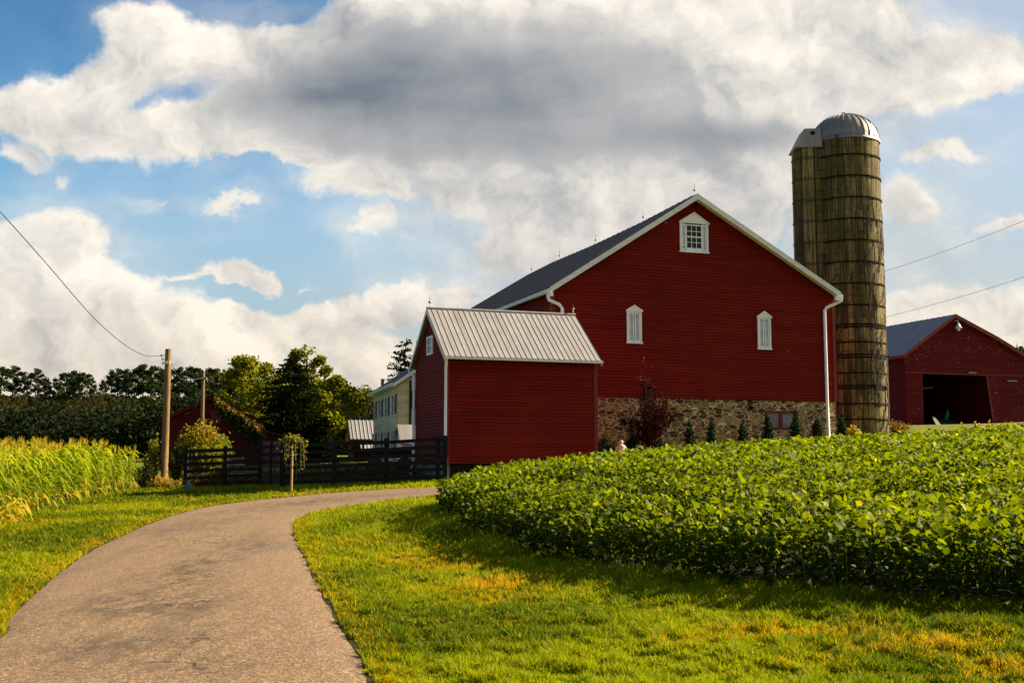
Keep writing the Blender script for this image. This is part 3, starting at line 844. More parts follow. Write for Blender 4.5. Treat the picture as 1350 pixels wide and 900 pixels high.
# ------------------------------------------------------------------ the big barn
def pediment_window(t, a0, a1, z0w, z1w, zp, sash=None):
    """white framed opening with a low pointed head; louvred shutters"""
    f = MB(); y0, y1 = -.085, -.024
    fw = .075
    f.box(a0, a0 + fw, y0, y1, z0w, z1w).box(a1 - fw, a1, y0, y1, z0w, z1w).box(a0 - .03, a1 + .03, y0 - .03, y1, z0w - .07, z0w)
    mid = (a0 + a1) / 2
    f.prism([(a0, y0, z1w), (a1, y0, z1w), (mid, y0, zp)], (0, y1 - y0, 0))
    for s, e in ((a0 - .05, mid), (a1 + .05, mid)):
        f.prism([(s, y0 - .04, z1w - .02), (s, y0 - .04, z1w + .05), (e, y0 - .04, zp + .08), (e, y0 - .04, zp)], (0, .05, 0))
    fr = f.build('frame', 'white', t)
    pb = t.z0
    def shutter(x0, x1, za, zb):
        s = MB(); y = -.07
        s.box(x0, x0 + .045, y, y + .04, za, zb).box(x1 - .045, x1, y, y + .04, za, zb).box(x0 + .045, x1 - .045, y, y + .04, za, za + .06).box(x0 + .045, x1 - .045, y, y + .04, zb - .07, zb)
        z = za + .07
        while z < zb - .1:
            s.prism([(x0 + .045, y + .005, z), (x1 - .045, y + .005, z), (x1 - .045, y + .03, z + .05), (x0 + .045, y + .03, z + .05)], (0, .006, .004))
            z += .085
        s.build('shutter', 'louvre', t)
    if sash is None:
        MB().box(a0 + fw, a1 - fw, -.045, -.03, z0w, z1w).build('backing', 'louvre_gap', fr, z0=pb)
        shutter(a0 + fw + .01, mid - .018, z0w + .01, z1w - .01); shutter(mid + .018, a1 - fw - .01, z0w + .01, z1w - .01)
    else:
        s0, s1, sz0, sz1 = sash
        shutter(a0 + fw + .01, s0 - .06, z0w + .02, z1w - .03); shutter(s1 + .06, a1 - fw - .01, z0w + .02, z1w - .03)
        for b0_, b1_ in ((a0 + fw, s0 - .055), (s1 + .055, a1 - fw)):
            MB().box(b0_, b1_, -.04, -.03, z0w, z1w - .01).build('backing', 'louvre_gap', fr, z0=pb)
        sm = MB()
        sm.box(s0 - .05, s0, -.08, -.03, z0w, sz1 + .05).box(s1, s1 + .05, -.08, -.03, z0w, sz1 + .05).box(s0, s1, -.08, -.03, sz1, sz1 + .05).box(s0, s1, -.08, -.03, z0w, sz0)
        for k in (1, 2):
            x = s0 + (s1 - s0) * k / 3; sm.box(x - .012, x + .012, -.07, -.04, sz0, sz1)
        for k in (1, 2, 3):
            z = sz0 + (sz1 - sz0) * k / 4; hh = .012 if k != 2 else .03
            sm.box(s0, s1, -.072, -.042, z - hh, z + hh)
        so = sm.build('sash', 'white', t)
        MB().box(s0, s1, -.045, -.03, sz0, sz1).build('pane', 'glass', so, z0=pb)


def build_barn():
    O = np.array([1.69, 48.2]); z0 = 1.7
    t = Thing('barn', 'big red gabled barn with fieldstone base and white trimmed windows beside the silo', 'barn', (O[0], O[1], z0), AZ)
    Wd, D = 14.0, 20.8
    zs = 4.45
    APX = (6.75, 13.45); EL = (-.28, 8.93); ER = (14.06, 9.42)
    slL = (APX[1] - EL[1]) / (APX[0] - EL[0]); slR = (APX[1] - ER[1]) / (ER[0] - APX[0])
    wl = APX[1] - .08 - slL * APX[0]; wr = APX[1] - .08 - slR * (Wd - APX[0])
    wl -= .02; wr -= .02
    siding(MB(), [(0, zs), (Wd, zs), (Wd, wr), (APX[0], APX[1] - .1), (0, wl)], lambda s, z, o: (s, -o, z), .14).build('gable_wall', 'red', t)
    siding(MB(), [(0, zs - 2.5), (D, zs - 2.5), (D, wl), (0, wl)], lambda s, z, o: (-o, D - s, z), .14).build('side_wall', 'red', t)
    siding(MB(), [(0, zs - 2.5), (D, zs - 2.5), (D, wr), (0, wr)], lambda s, z, o: (Wd + o, s, z), .14).build('side_wall', 'red', t)
    siding(MB(), [(0, zs - 2.5), (Wd, zs - 2.5), (Wd, wr), (APX[0], APX[1] - .9), (0, wl)], lambda s, z, o: (Wd - s if False else s, D + o, z), .14).build('back_wall', 'red', t)
    MB().box(.03, Wd - .03, .03, D - .03, zs, wl - .15).build('wall_core', 'darkred', t)
    MB().box(-.03, .12, -.045, .0, zs, wl).box(-.045, -.0305, -.045, .14, zs, wl).build('corner_board', 'red_board', t)
    MB().box(Wd - .12, Wd + .03, -.045, .0, zs, wr).build('corner_board', 'red_board', t)
    # stone base with an opening for the low double window and a small slot
    st = MB()
    y0, y1 = .05, .6
    st.box(0, 10.22, y0, y1, z0 - 1, 3.15).box(10.22, 11.98, y0, y1, z0 - 1, 3.15).box(11.98, Wd, y0, y1, z0 - 1, 3.15)
    st.box(0, 10.22, y0, y1, 3.15, 4.0).box(11.98, Wd, y0, y1, 3.15, 4.0).box(0, 9.36, y0, y1, 4.0, zs).box(9.62, Wd, y0, y1, 4.0, zs).box(9.36, 9.62, y0 + .3, y1, 4.0, zs)
    st.box(Wd - .6, Wd - .02, y1, D, z0 - 1, zs - 2.6)
    st.build('stone_wall', 'stone', t)
    w = MB()
    w.box(10.22, 10.34, .08, .2, 3.15, 4.0).box(11.86, 11.98, .08, .2, 3.15, 4.0).box(11.02, 11.18, .08, .2, 3.15, 4.0)
    for x0_, x1_ in ((10.34, 11.02), (11.18, 11.86)):
        w.box(x0_, x1_, .08, .2, 3.15, 3.26).box(x0_, x1_, .08, .2, 3.89, 4.0)
    wo = w.build('cellar_window', 'red_board', t)
    for a in (10.34, 11.18):
        MB().box(a, a + .68, .14, .16, 3.26, 3.89).build('pane', simple('dusty_glass', (.16, .15, .13), .3, var=.3), wo, z0=z0)
    # roof with its sagging ridge: lofted in b
    bs = [-.5, 3, 6, 10, 14, 17, 21.2]
    def sag(b): return float(np.interp(b, [0, 5, 11, 17, 22, 32], [0, .16, .22, .16, .26, .8]))
    for side in (0, 1):
        r = MB()
        ea, sg = (EL, 1) if side == 0 else (ER, -1)
        bb = -.5; cols = []
        while bb < 21:
            cols += [(bb, 0), (bb + .52, 0), (bb + .54, .04), (bb + .58, .04)]; bb += .6
        for (b0, h0), (b1, h1) in zip(cols[:-1], cols[1:]):
            q = []
            for (b, h, kk) in ((b0, h0, 0), (b1, h1, 0), (b1, h1, 1), (b0, h0, 1)):
                a_, z_ = (ea if kk == 0 else APX)
                s_ = sag(b) * (1.0 if kk else .15)
                q.append((a_, b, z_ + .06 - s_ + h))
            r.poly(q)
        ro = r.build('roof', 'dark_tin', t)
        u = MB()
        for i in range(len(bs) - 1):
            b0, b1 = bs[i], bs[i + 1]
            pts = [(ea[0], b0, ea[1] - sag(b0) * .15), (ea[0], b1, ea[1] - sag(b1) * .15), (APX[0], b1, APX[1] - sag(b1)), (APX[0], b0, APX[1] - sag(b0))]
            u.prism(pts, (0, 0, .05))
        u.build('roof_boards', 'roofunder', ro, z0=z0)
    rk = []
    for ea in (EL, ER):
        k = MB()
        k.prism([(ea[0], -.53, ea[1] + .045), (ea[0], -.53, ea[1] - .20), (APX[0], -.53, APX[1] - .20), (APX[0], -.53, APX[1] + .045)], (0, .05, 0))
        k.build('rake_board', 'trim', t)
        sf = MB().prism([(ea[0], -.48, ea[1] - .06), (ea[0], -.02, ea[1] - .06), (APX[0], -.02, APX[1] - .06), (APX[0], -.48, APX[1] - .06)], (0, 0, -.02))
        sf.build('soffit', 'trim', t)
    # gutters
    MB().box(EL[0] - .13, EL[0] - .002, -.5, D + .3, EL[1] - .20, EL[1] - .04).build('gutter', 'trim', t)
    MB().box(ER[0] + .002, ER[0] + .13, -.5, D + .3, ER[1] - .20, ER[1] - .04).build('gutter', 'trim', t)
    MB().box(EL[0] - .02, EL[0] + .12, -.56, -.40, EL[1] - .34, EL[1] - .16).build('cornice_return', 'white', t)
    MB().box(ER[0] - .3, ER[0] + .02, -.56, -.40, ER[1] - .34, ER[1] - .14).build('cornice_return', 'white', t)
    corner_downspout(t, [(-.34, -.45, EL[1] - .18), (-.34, -.42, EL[1] - .36), (-.24, -.3, EL[1] - .48), (.28, -.12, EL[1] - .62), (.42, -.11, EL[1] - .78), (.42, -.11, 5.2)], .075)
    corner_downspout(t, [(ER[0] + .07, -.45, ER[1] - .16), (ER[0] + .06, -.42, ER[1] - .32), (ER[0] - .06, -.3, ER[1] - .42), (13.56, -.12, ER[1] - .62), (13.42, -.11, ER[1] - .76), (13.42, -.11, 4.5), (13.46, -.09, 2.6)], .075)
    pediment_window(t, 6.06, 7.47, 11.0, 12.25, 12.68, (6.40, 7.12, 11.14, 12.14))
    pediment_window(t, 3.44, 4.14, 6.85, 8.18, 8.38)
    pediment_window(t, 9.90, 10.58, 6.80, 8.18, 8.40)
    for b in (-.2, 5, 10.8, 16, 20.6):
        rod(t, APX[0], b, APX[1] - sag(b) + .05, .55)
    # stone ledge on the boards: a few knots / nail plates
    for (a, z) in ((11.49, 6.7), (5.4, 12.2)):
        MB().box(a - .03, a + .03, -.035, -.005, z - .025, z + .03).build('nail_plate', 'copper', t)


build_barn()


# ------------------------------------------------------------------ silo
def silo_mat():
    m, t, out = new_mat('stained_concrete_staves')
    c = t.new('ShaderNodeTexCoord').outputs['Object']
    sp = t.new('ShaderNodeSeparateXYZ', {0: c}).outputs
    ang = t.m('ARCTAN2', sp[1], sp[0])
    ai = t.m('MULTIPLY', ang, 36 / (2 * math.pi))
    col_i = t.m('FLOOR', ai)
    fr = t.m('SUBTRACT', ai, col_i)
    zi = t.m('FLOOR', t.m('ADD', t.m('DIVIDE', sp[2], 1.06), t.m('MULTIPLY', t.m('MODULO', col_i, 2.0), .5)))
    zf = t.m('FRACT', t.m('ADD', t.m('DIVIDE', sp[2], 1.06), t.m('MULTIPLY', t.m('MODULO', col_i, 2.0), .5)))
    wn = t.new('ShaderNodeTexWhiteNoise', {'Vector': t.new('ShaderNodeCombineXYZ', {0: col_i, 1: zi, 2: 0.0}).outputs[0]}, noise_dimensions='3D').outputs[0]
    st = t.noise(t.scale(c, (5, 5, .35)), 1.4, 6, .7)
    bg = t.noise(c, .5, 4, .6); n = t.noise(c, 5, 5, .7)
    wc = t.new('ShaderNodeTexWhiteNoise', {'W': col_i}, noise_dimensions='1D').outputs[0]
    wn = t.m('ADD', t.m('MULTIPLY', wn, .55), t.m('MULTIPLY', wc, .45))
    col = t.mix(t.rng_(wn, .0, 1.0), (0.085, 0.058, 0.020), (0.34, 0.245, 0.092))
    col = t.mix(t.rng_(st, .42, .58, 0, .85), col, (0.045, 0.032, 0.012))
    col = t.mix(t.rng_(bg, .5, .66, 0, .5), col, (0.10, 0.092, 0.014))
    col = t.mix(t.rng_(n, .55, .75, 0, .6), col, (0.03, 0.024, 0.013))
    joint = t.m('MULTIPLY', t.rng_(t.m('ABSOLUTE', t.m('SUBTRACT', fr, .5)), .49, .41), t.rng_(t.m('ABSOLUTE', t.m('SUBTRACT', zf, .5)), .5, .475))
    col = t.mix(joint, (0.025, 0.018, 0.01), col)
    principled(t, out, col, .9, 0, t.m('ADD', joint, t.m('MULTIPLY', n, .3)), .7, .02, .15)
    return m


M['silo'] = silo_mat()
M['dome'] = tin_mat('dull_dome_metal', (0.25, 0.21, 0.17), .35, .5, .5, .6)


def build_silo():
    c = P(1117, 600, 56.5); r = 1.66
    cx, cy = 16.75, 56.6; z0 = gz(cx, cy) - .1
    zt = 17.62
    t = Thing('silo', 'tall stained concrete stave silo with a domed metal cap and iron hoops', 'silo', (cx, cy, z0))
    MB().lathe([(r, z0 - .6), (r, zt)], seg=72).build('silo_wall', 'silo', t, smooth=True)
    zs = [zt - .02]
    z = zt - .95
    while z > 9: zs.append(z); z -= 1.06
    while z > z0 + .4: zs.append(z); z -= .74
    zs += [zs[-3] + .12, zs[-5] + .13, zs[-7] + .12]
    for z in zs:
        j = [(r + .008, z - .035), (r + .04, z - .035), (r + .04, z + .035), (r + .008, z + .035)]
        h = MB().lathe(j, seg=64)
        a = random.uniform(-2.9, -.3)
        h.box(r * math.cos(a) - .09, r * math.cos(a) + .09, r * math.sin(a) - .06, r * math.sin(a) + .02, z - .045, z + .045)
        h.build('hoop', 'hoopiron', t)
    prof = [(r + .05, zt - .1), (r + .05, zt + .02)] + [((r + .02) * math.cos(q), zt + .03 + 1.45 * math.sin(q)) for q in np.linspace(0, R(86), 14)] + [(.06, zt + 1.49)]
    d = MB().lathe(prof, seg=60)
    do = d.build('dome', 'dome', t, smooth=True)
    for k in range(30):
        th = 2 * math.pi * k / 30
        MB_ = [((r + .03) * math.cos(q) * math.cos(th), (r + .03) * math.cos(q) * math.sin(th), zt + .04 + 1.46 * math.sin(q)) for q in np.linspace(0, R(86), 10)]
        if k == 0: rb = MB()
        rb.tube(MB_, .022, 5)
    rb.build('rib', 'dome', do, z0=z0)
    MB().lathe([(.16, zt + 1.44), (.16, zt + 1.56), (.1, zt + 1.62), (.001, zt + 1.64)], seg=16).build('cap', 'dome', do, z0=z0)
    # chute: a half round shaft on the left flank with a hood
    ca = R(188); qx, qy = (r + .30) * math.cos(ca), (r + .30) * math.sin(ca); rc = .80
    zc = zt - .45
    ch = MB().lathe([(rc, z0 + .8), (rc, zc)], (qx, qy), 28).build('chute', 'silo', t, smooth=True)
    for z in zs:
        if z < zc + .3:
            MB().lathe([(rc + .006, min(z, zc) - .02), (rc + .028, min(z, zc) - .02), (rc + .028, min(z, zc) + .02), (rc + .006, min(z, zc) + .02)], (qx, qy), 28).build('chute_hoop', 'iron', ch, z0=z0)
    h = MB()
    x0, x1 = qx - rc + .02, -r * .86; y0, y1 = qy - rc - .03, qy + rc + .03
    A = [(x0, y0, zc), (x1, y0, zc), (x1, y1, zc), (x0, y1, zc)]
    T = [(x0 + .50, y0 + .25, zc + 1.0), (x1, y0 + .25, zc + 1.02), (x1, y1 - .25, zc + 1.02), (x0 + .50, y1 - .25, zc + 1.0)]
    for i in range(4):
        j = (i + 1) % 4; h.poly([A[i], A[j], T[j], T[i]])
    h.poly(T).poly(A[::-1])
    ho = h.build('hood', 'dome', ch, z0=z0)
    MB().box(x0 + .78, x0 + .98, y0 + .13, y0 + .2, zc + .68, zc + .84).build('hood_opening', 'void', ch, z0=z0)
    # bare creeper stems over the staves
    v = MB(); rr = random.Random(5)
    for k in range(60):
        th = rr.uniform(R(195), R(345)); z = rr.uniform(z0 + .2, z0 + 3) if k < 30 else rr.uniform(z0 + 3, 13.5)
        pts = []; dth = rr.uniform(-.03, .05)
        for i in range(rr.randint(14, 34)):
            pts.append(((r + .03) * math.cos(th), (r + .03) * math.sin(th), z))
            dth = dth * .8 + rr.uniform(-.05, .05) + .006; th += dth; z += rr.uniform(.08, .32)
            if z > 14.6: break
        if len(pts) > 3: v.tube(pts, [max(.006, .024 * (1 - i / len(pts))) for i in range(len(pts))], 4)
    vt = v.build('creeper', 'bark', None)
    vt.location = (cx, cy, 0)
    tag(vt, 'bare brown creeper stems clinging to the silo staves', 'creeper')
    return cx, cy


SILO = build_silo()


# ------------------------------------------------------------------ right-hand barn
def build_right_barn():
    O = np.array([27.36, 80.0]); z0 = 3.9
    t = Thing('barn', 'weathered red barn with flaking paint and a wide open dark doorway right of the silo', 'barn', (O[0], O[1], z0), AZ)
    f = lambda s, z, o: (s, -o, z)
    Wd, D = 13.2, 26
    sl = lambda a: float(np.interp(a, [-.35, 4.24, 7.9, 13.6], [9.08, 12.12, 10.62, 7.9]))
    gw = MB()
    siding(gw, [(0, z0), (1.45, z0), (1.5, 7.9), (0, 7.9)], f, .16)
    siding(gw, [(7.5, z0), (Wd, z0), (Wd, 7.9), (6.98, 7.9)], f, .16)
    siding(gw, [(0, 7.9), (7.9, 7.9), (7.9, sl(7.9) - .05), (4.24, 12.05), (0, sl(0) - .05)], f, .16)
    siding(gw, [(7.9, 7.9), (Wd, 7.9), (Wd, sl(Wd) - .05), (7.9, sl(7.9) - .05)], f, .16)
    gw.build('gable_wall', 'oldred', t)
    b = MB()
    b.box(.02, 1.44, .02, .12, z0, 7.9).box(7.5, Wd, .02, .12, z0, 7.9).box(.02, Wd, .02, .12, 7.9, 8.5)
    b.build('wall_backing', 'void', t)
    siding(MB(), [(0, z0), (D, z0), (D, sl(0) - .05), (0, sl(0) - .05)], lambda s, z, o: (-o, D - s, z), .16).build('side_wall', 'oldred', t)
    MB().box(Wd, Wd + .08, 0, D, z0, sl(Wd) - .1).build('side_wall', 'oldred', t)
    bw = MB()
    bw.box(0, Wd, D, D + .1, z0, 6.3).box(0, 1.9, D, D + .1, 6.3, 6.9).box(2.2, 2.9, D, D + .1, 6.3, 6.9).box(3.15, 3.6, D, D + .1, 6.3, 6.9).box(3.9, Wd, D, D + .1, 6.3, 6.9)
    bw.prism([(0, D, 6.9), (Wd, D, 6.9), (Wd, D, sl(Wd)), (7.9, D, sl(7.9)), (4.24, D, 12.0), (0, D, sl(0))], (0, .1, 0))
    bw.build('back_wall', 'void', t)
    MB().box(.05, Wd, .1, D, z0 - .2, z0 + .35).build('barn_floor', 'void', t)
    seg = [(-.35, sl(-.35)), (4.24, 12.12), (7.9, 10.62), (13.6, 7.9)]
    for i in range(3):
        (a0, za), (a1, zb) = seg[i], seg[i + 1]
        r = MB(); bb = -.35
        while bb < D + .3:
            r.poly([(a0, bb, za + .08), (a0, bb + .5, za + .08), (a1, bb + .5, zb + .08), (a1, bb, zb + .08)])
            r.poly([(a0, bb + .5, za + .08), (a0, bb + .55, za + .12), (a1, bb + .55, zb + .12), (a1, bb + .5, zb + .08)])
            r.poly([(a0, bb + .55, za + .12), (a0, bb + .6, za + .08), (a1, bb + .6, zb + .08), (a1, bb + .55, zb + .12)])
            bb += .6
        r.prism([(a0, -.33, za), (a0, D + .3, za), (a1, D + .3, zb), (a1, -.33, zb)], (0, 0, .05))
        r.build('roof', 'blue_tin', t)
        MB().prism([(a0, -.40, za + .10), (a0, -.40, za - .16), (a1, -.40, zb - .16), (a1, -.40, zb + .10)], (0, .045, 0)).build('rake_board', 'red_board', t)
    MB().box(-.40, -.352, -.36, D, 8.95, 9.12).build('eave_board', 'red_board', t)
    # door frame edge boards
    MB().prism([(7.0, -.05, 7.88), (7.13, -.05, 7.88), (7.62, -.05, z0), (7.49, -.05, z0)], (0, .04, 0)).build('door_post', 'red_board', t)
    MB().box(.0, 10.5, -.07, -.03, 7.93, 8.02).build('door_track', 'red_board', t)
    # inner face of the leaf slid open, boards seen inside the doorway
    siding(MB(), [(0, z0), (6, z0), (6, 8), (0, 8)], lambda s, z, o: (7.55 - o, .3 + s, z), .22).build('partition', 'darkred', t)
    for a0, a1, z in ((5.1, 6.0, 8.10), (8.5, 9.6, 7.58)):
        MB().box(a0, a1, -.06, -.024, z - .05, z + .05).build('vent_slot', 'void', t)
        MB().box(a0 + .35, a1 + .1, -.09, -.062, z - .03, z + .055).build('vent_flap', 'greystone', t)
    # lamp on the gable
    l = Thing('barn_lamp', 'white gooseneck lamp under the peak of the right-hand barn', 'lamp', (O[0] + 4.46 * EX[0] - .05 * EY[0] * 3, O[1] + 4.46 * EX[1] - .15, 11.0), AZ)
    MB().tube([(0, .15, 11.75), (0, -.1, 11.8), (0, -.2, 11.65), (0, -.2, 11.5)], .03, 8).build('arm', 'lampwhite', l, smooth=True)
    MB().lathe([(.05, 11.55), (.11, 11.48), (.13, 11.36), (.26, 11.22), (.24, 11.2), (.1, 11.33)], (0, -.2), 16).build('lamp_shade', 'lampwhite', l, smooth=True)
    MB().lathe([(.001, 11.0), (.08, 11.03), (.12, 11.12), (.12, 11.22), (.001, 11.3)], (0, -.2), 12).build('bulb', 'lampwhite', l, smooth=True)
    # things just inside the doorway
    def loc(a, b): return O[0] + a * EX[0] + b * EY[0], O[1] + a * EX[1] + b * EY[1]
    x, y = loc(5.6, 2.5); g = Thing('seed_drill_spout', 'green metal machine spout in the dark barn doorway', 'machine', (x, y, z0 + .35), AZ)
    MB().tube([(-.2, 0, z0 + .9), (0, 0, z0 + 1.3), (.05, 0, z0 + 1.7)], [.16, .12, .05], 10).build('spout', 'greenpaint', g, smooth=True)
    MB().box(-.9, .9, .1, .5, z0 + .5, z0 + .9).tube([(-.9, .3, z0 + 1.3), (.6, .3, z0 + 1.35)], .04, 6).build('frame', 'iron', g)
    for s in (-.8, .8):
        MB().tube([(s - .06, .3, z0 + .75), (s + .06, .3, z0 + .75)], .4, 16).build('wheel', 'iron', g)
    x, y = loc(2.1, -.6); zz = gz(x, y)
    g = Thing('plank_ramp', 'short grey plank leaning at the left side of the dark doorway', 'plank', (x, y, zz), AZ)
    MB().prism([(-.1, 0, zz), (.3, 0, zz), (.05, .3, zz + .55), (-.15, .3, zz + .55)], (0, .05, 0)).build('board', 'greystone', g)
    return O


RB = build_right_barn()


# ------------------------------------------------------------------ foliage builders
def unit(v):
    return v / np.maximum(np.linalg.norm(v, axis=-1, keepdims=True), 1e-9)


def leaf_cloud(pos, size, normal_bias=(0, 0, .6), tint=None, aspect=.6, r=rng, fold=.0):
    """one four-cornered leaf per position, random orientation"""
    n = len(pos)
    nr = unit(r.normal(size=(n, 3)) + np.array(normal_bias))
    a = unit(np.cross(nr, r.normal(size=(n, 3)))); b = np.cross(nr, a)
    s = (np.broadcast_to(size, n) * r.uniform(.7, 1.3, n))[:, None]
    V = np.stack([pos - a * s * .5, pos - b * s * aspect * .5 + nr * s * fold, pos + a * s * .5, pos + b * s * aspect * .5 + nr * s * fold], 1).reshape(-1, 3)
    Fq = np.arange(4 * n).reshape(n, 4)
    if tint is None: tint = r.uniform(0, 1, n)
    return V, Fq, np.repeat(np.broadcast_to(tint, n), 4)


def clumps(centres, radii, n_each, squash=.8, r=rng, shell=.55):
    out = []; cid = []
    for i, (c, rad) in enumerate(zip(centres, radii)):
        d = unit(r.normal(size=(n_each, 3))); q = (shell + (1 - shell) * r.random((n_each, 1))) * rad
        out.append(np.array(c) + d * q * np.array([1, 1, squash])); cid.append(np.full(n_each, i))
    return np.concatenate(out), np.concatenate(cid)


def limb_tree(h, crown_r, crown_z0, r=None, trunk_r=.25, nl=9, sub=4):
    """trunk and limbs as a MB plus branch tips for foliage; base at the origin"""
    r = r or random
    mb = MB(); top = h * .93
    lean = (r.uniform(-.04, .04) * h, r.uniform(-.04, .04) * h)
    tp = [(lean[0] * (k / 6) ** 1.5, lean[1] * (k / 6) ** 1.5, -.3 + (top + .3) * k / 6) for k in range(7)]
    mb.tube(tp, [trunk_r * (1.15 if k == 0 else 1 - .82 * k / 6) for k in range(7)], 8)
    tips = [tp[-1]]
    for i in range(nl):
        f = (i + .5) / nl; z = crown_z0 * .85 + (top - crown_z0 * .85) * f * .92
        th = i * 2.4 + r.uniform(-.4, .4)
        rr = crown_r * (math.sin(math.pi * min(1, .22 + f * .72)) ** .7) * r.uniform(.7, 1.05)
        bx, by = lean[0] * (z / top) ** 1.5, lean[1] * (z / top) ** 1.5
        e = (bx + rr * math.cos(th), by + rr * math.sin(th), z + rr * r.uniform(.25, .7))
        mdl = ((bx + e[0]) / 2, (by + e[1]) / 2, z + (e[2] - z) * .35)
        br = trunk_r * .38 * (1 - .6 * f)
        mb.tube([(bx, by, z), mdl, e], [br, br * .6, br * .25], 5)
        tips += [e, mdl]
        for k in range(sub):
            a2 = th + r.uniform(-1, 1); q = rr * r.uniform(.25, .5); s = r.uniform(.35, .9)
            st = tuple(mdl[j] + (e[j] - mdl[j]) * s for j in range(3))
            e2 = (st[0] + q * math.cos(a2), st[1] + q * math.sin(a2), st[2] + q * r.uniform(-.2, .8))
            mb.tube([st, e2], [br * .35, br * .12], 4); tips.append(e2)
    return mb, tips


def crown_mesh(name, centres, radii, n_each, leaf, mat, shell=.4, squash=.75, bias=(0, 0, .5), dry=0.0, aspect=.65):
    pos, cid = clumps(centres, radii, n_each, squash, shell=shell)
    ct = rng.uniform(-.3, .3, len(centres))
    ti = np.clip(rng.uniform(.1, .9, len(pos)) + ct[cid], 0, 1)
    if dry: ti = np.where(rng.random(len(pos)) < dry, rng.uniform(1.2, 2, len(pos)), ti)
    V, Fq, tt = leaf_cloud(pos, leaf, bias, ti, aspect)
    return np_mesh(name, V, [Fq], M[mat], tt)


def broad_tree(loc, h, cr, cz, label, group=None, mat='treeleaf', leaf=.28, n=150, seed=1, trunk_r=.25, clr=.9, nl=11, sub=4, name='broadleaf_tree', dry=0.0, shell=.35):
    rr = random.Random(seed)
    t = Thing(name, label, 'tree', loc, 0, group)
    mb, tips = limb_tree(h, cr, cz, rr, trunk_r, nl, sub)
    mb.build('trunk', 'bark', t, z0=0, smooth=True)
    link('crown', crown_mesh('crown', tips, [clr * rr.uniform(.6, 1.15) for _ in tips], n, leaf, mat, shell=shell, dry=dry), t)
    return t


def conifer_mesh(h, r0, n, leaf, mat, tiers=26, droop=.25, power=.9, clear=.04):
    pos = []; rr = rng
    for i in range(tiers):
        f = (i + .3) / tiers; zt_ = h * (clear + (1 - clear) * f)
        rad = r0 * (1 - f) ** power * rr.uniform(.82, 1.12) + .04 * r0
        nb = max(5, int(15 * (1 - f) + 4))
        for k in range(nb):
            z = zt_ + h * rr.normal(0, .5 / tiers); th = rr.uniform(0, 2 * math.pi); L = rad * rr.uniform(.7, 1.12)
            m_ = max(4, int(n * (L / r0) / 6))
            s = rr.random(m_) ** .6
            px = np.cos(th) * s * L; py = np.sin(th) * s * L
            pz = z - droop * s * L + .35 * L * droop * s * s + rr.normal(0, .035 * h / 8, m_)
            w = .16 * L
            pos.append(np.c_[px + rr.normal(0, w, m_) * .8, py + rr.normal(0, w, m_) * .8, pz])
    pos = np.concatenate(pos)
    V, Fq, tt = leaf_cloud(pos, leaf, (0, 0, .2), None, .35)
    return np_mesh('crown', V, [Fq], M[mat], tt)


def spray_bush(loc, h, w, n_st, n_leaf, leaf, mat, label, cat='bush', name='bush', dry=0.0, seed=3, group=None, stem='bark', lean=.55, bias=(0, 0, .3), rs=.012, low=.25, sph=.12):
    rr = random.Random(seed); g = np.random.default_rng(seed)
    t = Thing(name, label, cat, loc, 0, group)
    s = MB(); P_ = []
    for k in range(n_st):
        th = rr.uniform(0, 6.283); q = rr.random() ** .6
        ex, ey = w * .5 * q * math.cos(th), w * .5 * q * math.sin(th)
        hh = h * (1 - .45 * q * q) * rr.uniform(.78, 1.04)
        p0 = (ex * .15, ey * .15, 0); p1 = (ex * lean, ey * lean, hh * .5); p2 = (ex, ey, hh)
        s.tube([p0, p1, p2], [rs * 1.4, rs, rs * .35], 5)
        m_ = n_leaf
        u = g.uniform(low, 1, m_)
        base = np.where((u < .5)[:, None], np.array(p0) + (np.array(p1) - p0) * (u * 2)[:, None], np.array(p1) + (np.array(p2) - p1) * (u * 2 - 1)[:, None])
        P_.append(base + g.normal(0, sph * w * .5, (m_, 3)) * np.array([1, 1, .8]))
    s.build('stems', stem, t, z0=0)
    pos = np.concatenate(P_); pos = pos[pos[:, 2] > .03]
    ti = g.uniform(0, 1, len(pos))
    if dry: ti = np.where((g.random(len(pos)) < dry * 2 * np.clip(pos[:, 2] / h, 0, 1)), g.uniform(1.2, 2, len(pos)), ti)
    V, Fq, tt = leaf_cloud(pos, leaf, bias, ti, .6, g)
    link('foliage', np_mesh('foliage', V, [Fq], M[mat], tt), t)
    return t


def at(u, v, d):
    q = P(u, v, d); return q


def copy_thing(t, loc, rz=0, sc3=(1, 1, 1), label=None):
    o = t.o if isinstance(t, Thing) else t
    c = o.copy(); sc.collection.objects.link(c)
    c.location = loc; c.rotation_euler = (0, 0, rz); c.scale = sc3
    if label: c['label'] = label
    for ch in o.children:
        d = ch.copy(); sc.collection.objects.link(d); d.parent = c
    return c


# ------------------------------------------------------------------ bean field
def fold_leaves(base, dirv, nrm, L, W, tint, fold=.12):
    """ovate leaf, folded on its midrib and drooping at the tip; 7 vertices, 4 faces"""
    side = unit(np.cross(dirv, nrm)); n = len(base)
    L = L[:, None]; W = W[:, None]
    m_ = base + dirv * L * .5
    tip = base + dirv * L - nrm * L * .16
    l1 = base + dirv * L * .22 + side * W * .42 + nrm * W * fold; l2 = base + dirv * L * .58 + side * W * .42 + nrm * W * (fold - .05)
    r1 = base + dirv * L * .22 - side * W * .42 + nrm * W * fold; r2 = base + dirv * L * .58 - side * W * .42 + nrm * W * (fold - .05)
    V = np.stack([base, m_, tip, l1, l2, r1, r2], 1).reshape(-1, 3)
    o = (np.arange(n) * 7)[:, None]
    tri = np.concatenate([o + [0, 1, 3], o + [0, 5, 1]]); qd = np.concatenate([o + [1, 2, 4, 3], o + [1, 5, 6, 2]])
    return V, tri, qd, np.repeat(tint, 7)


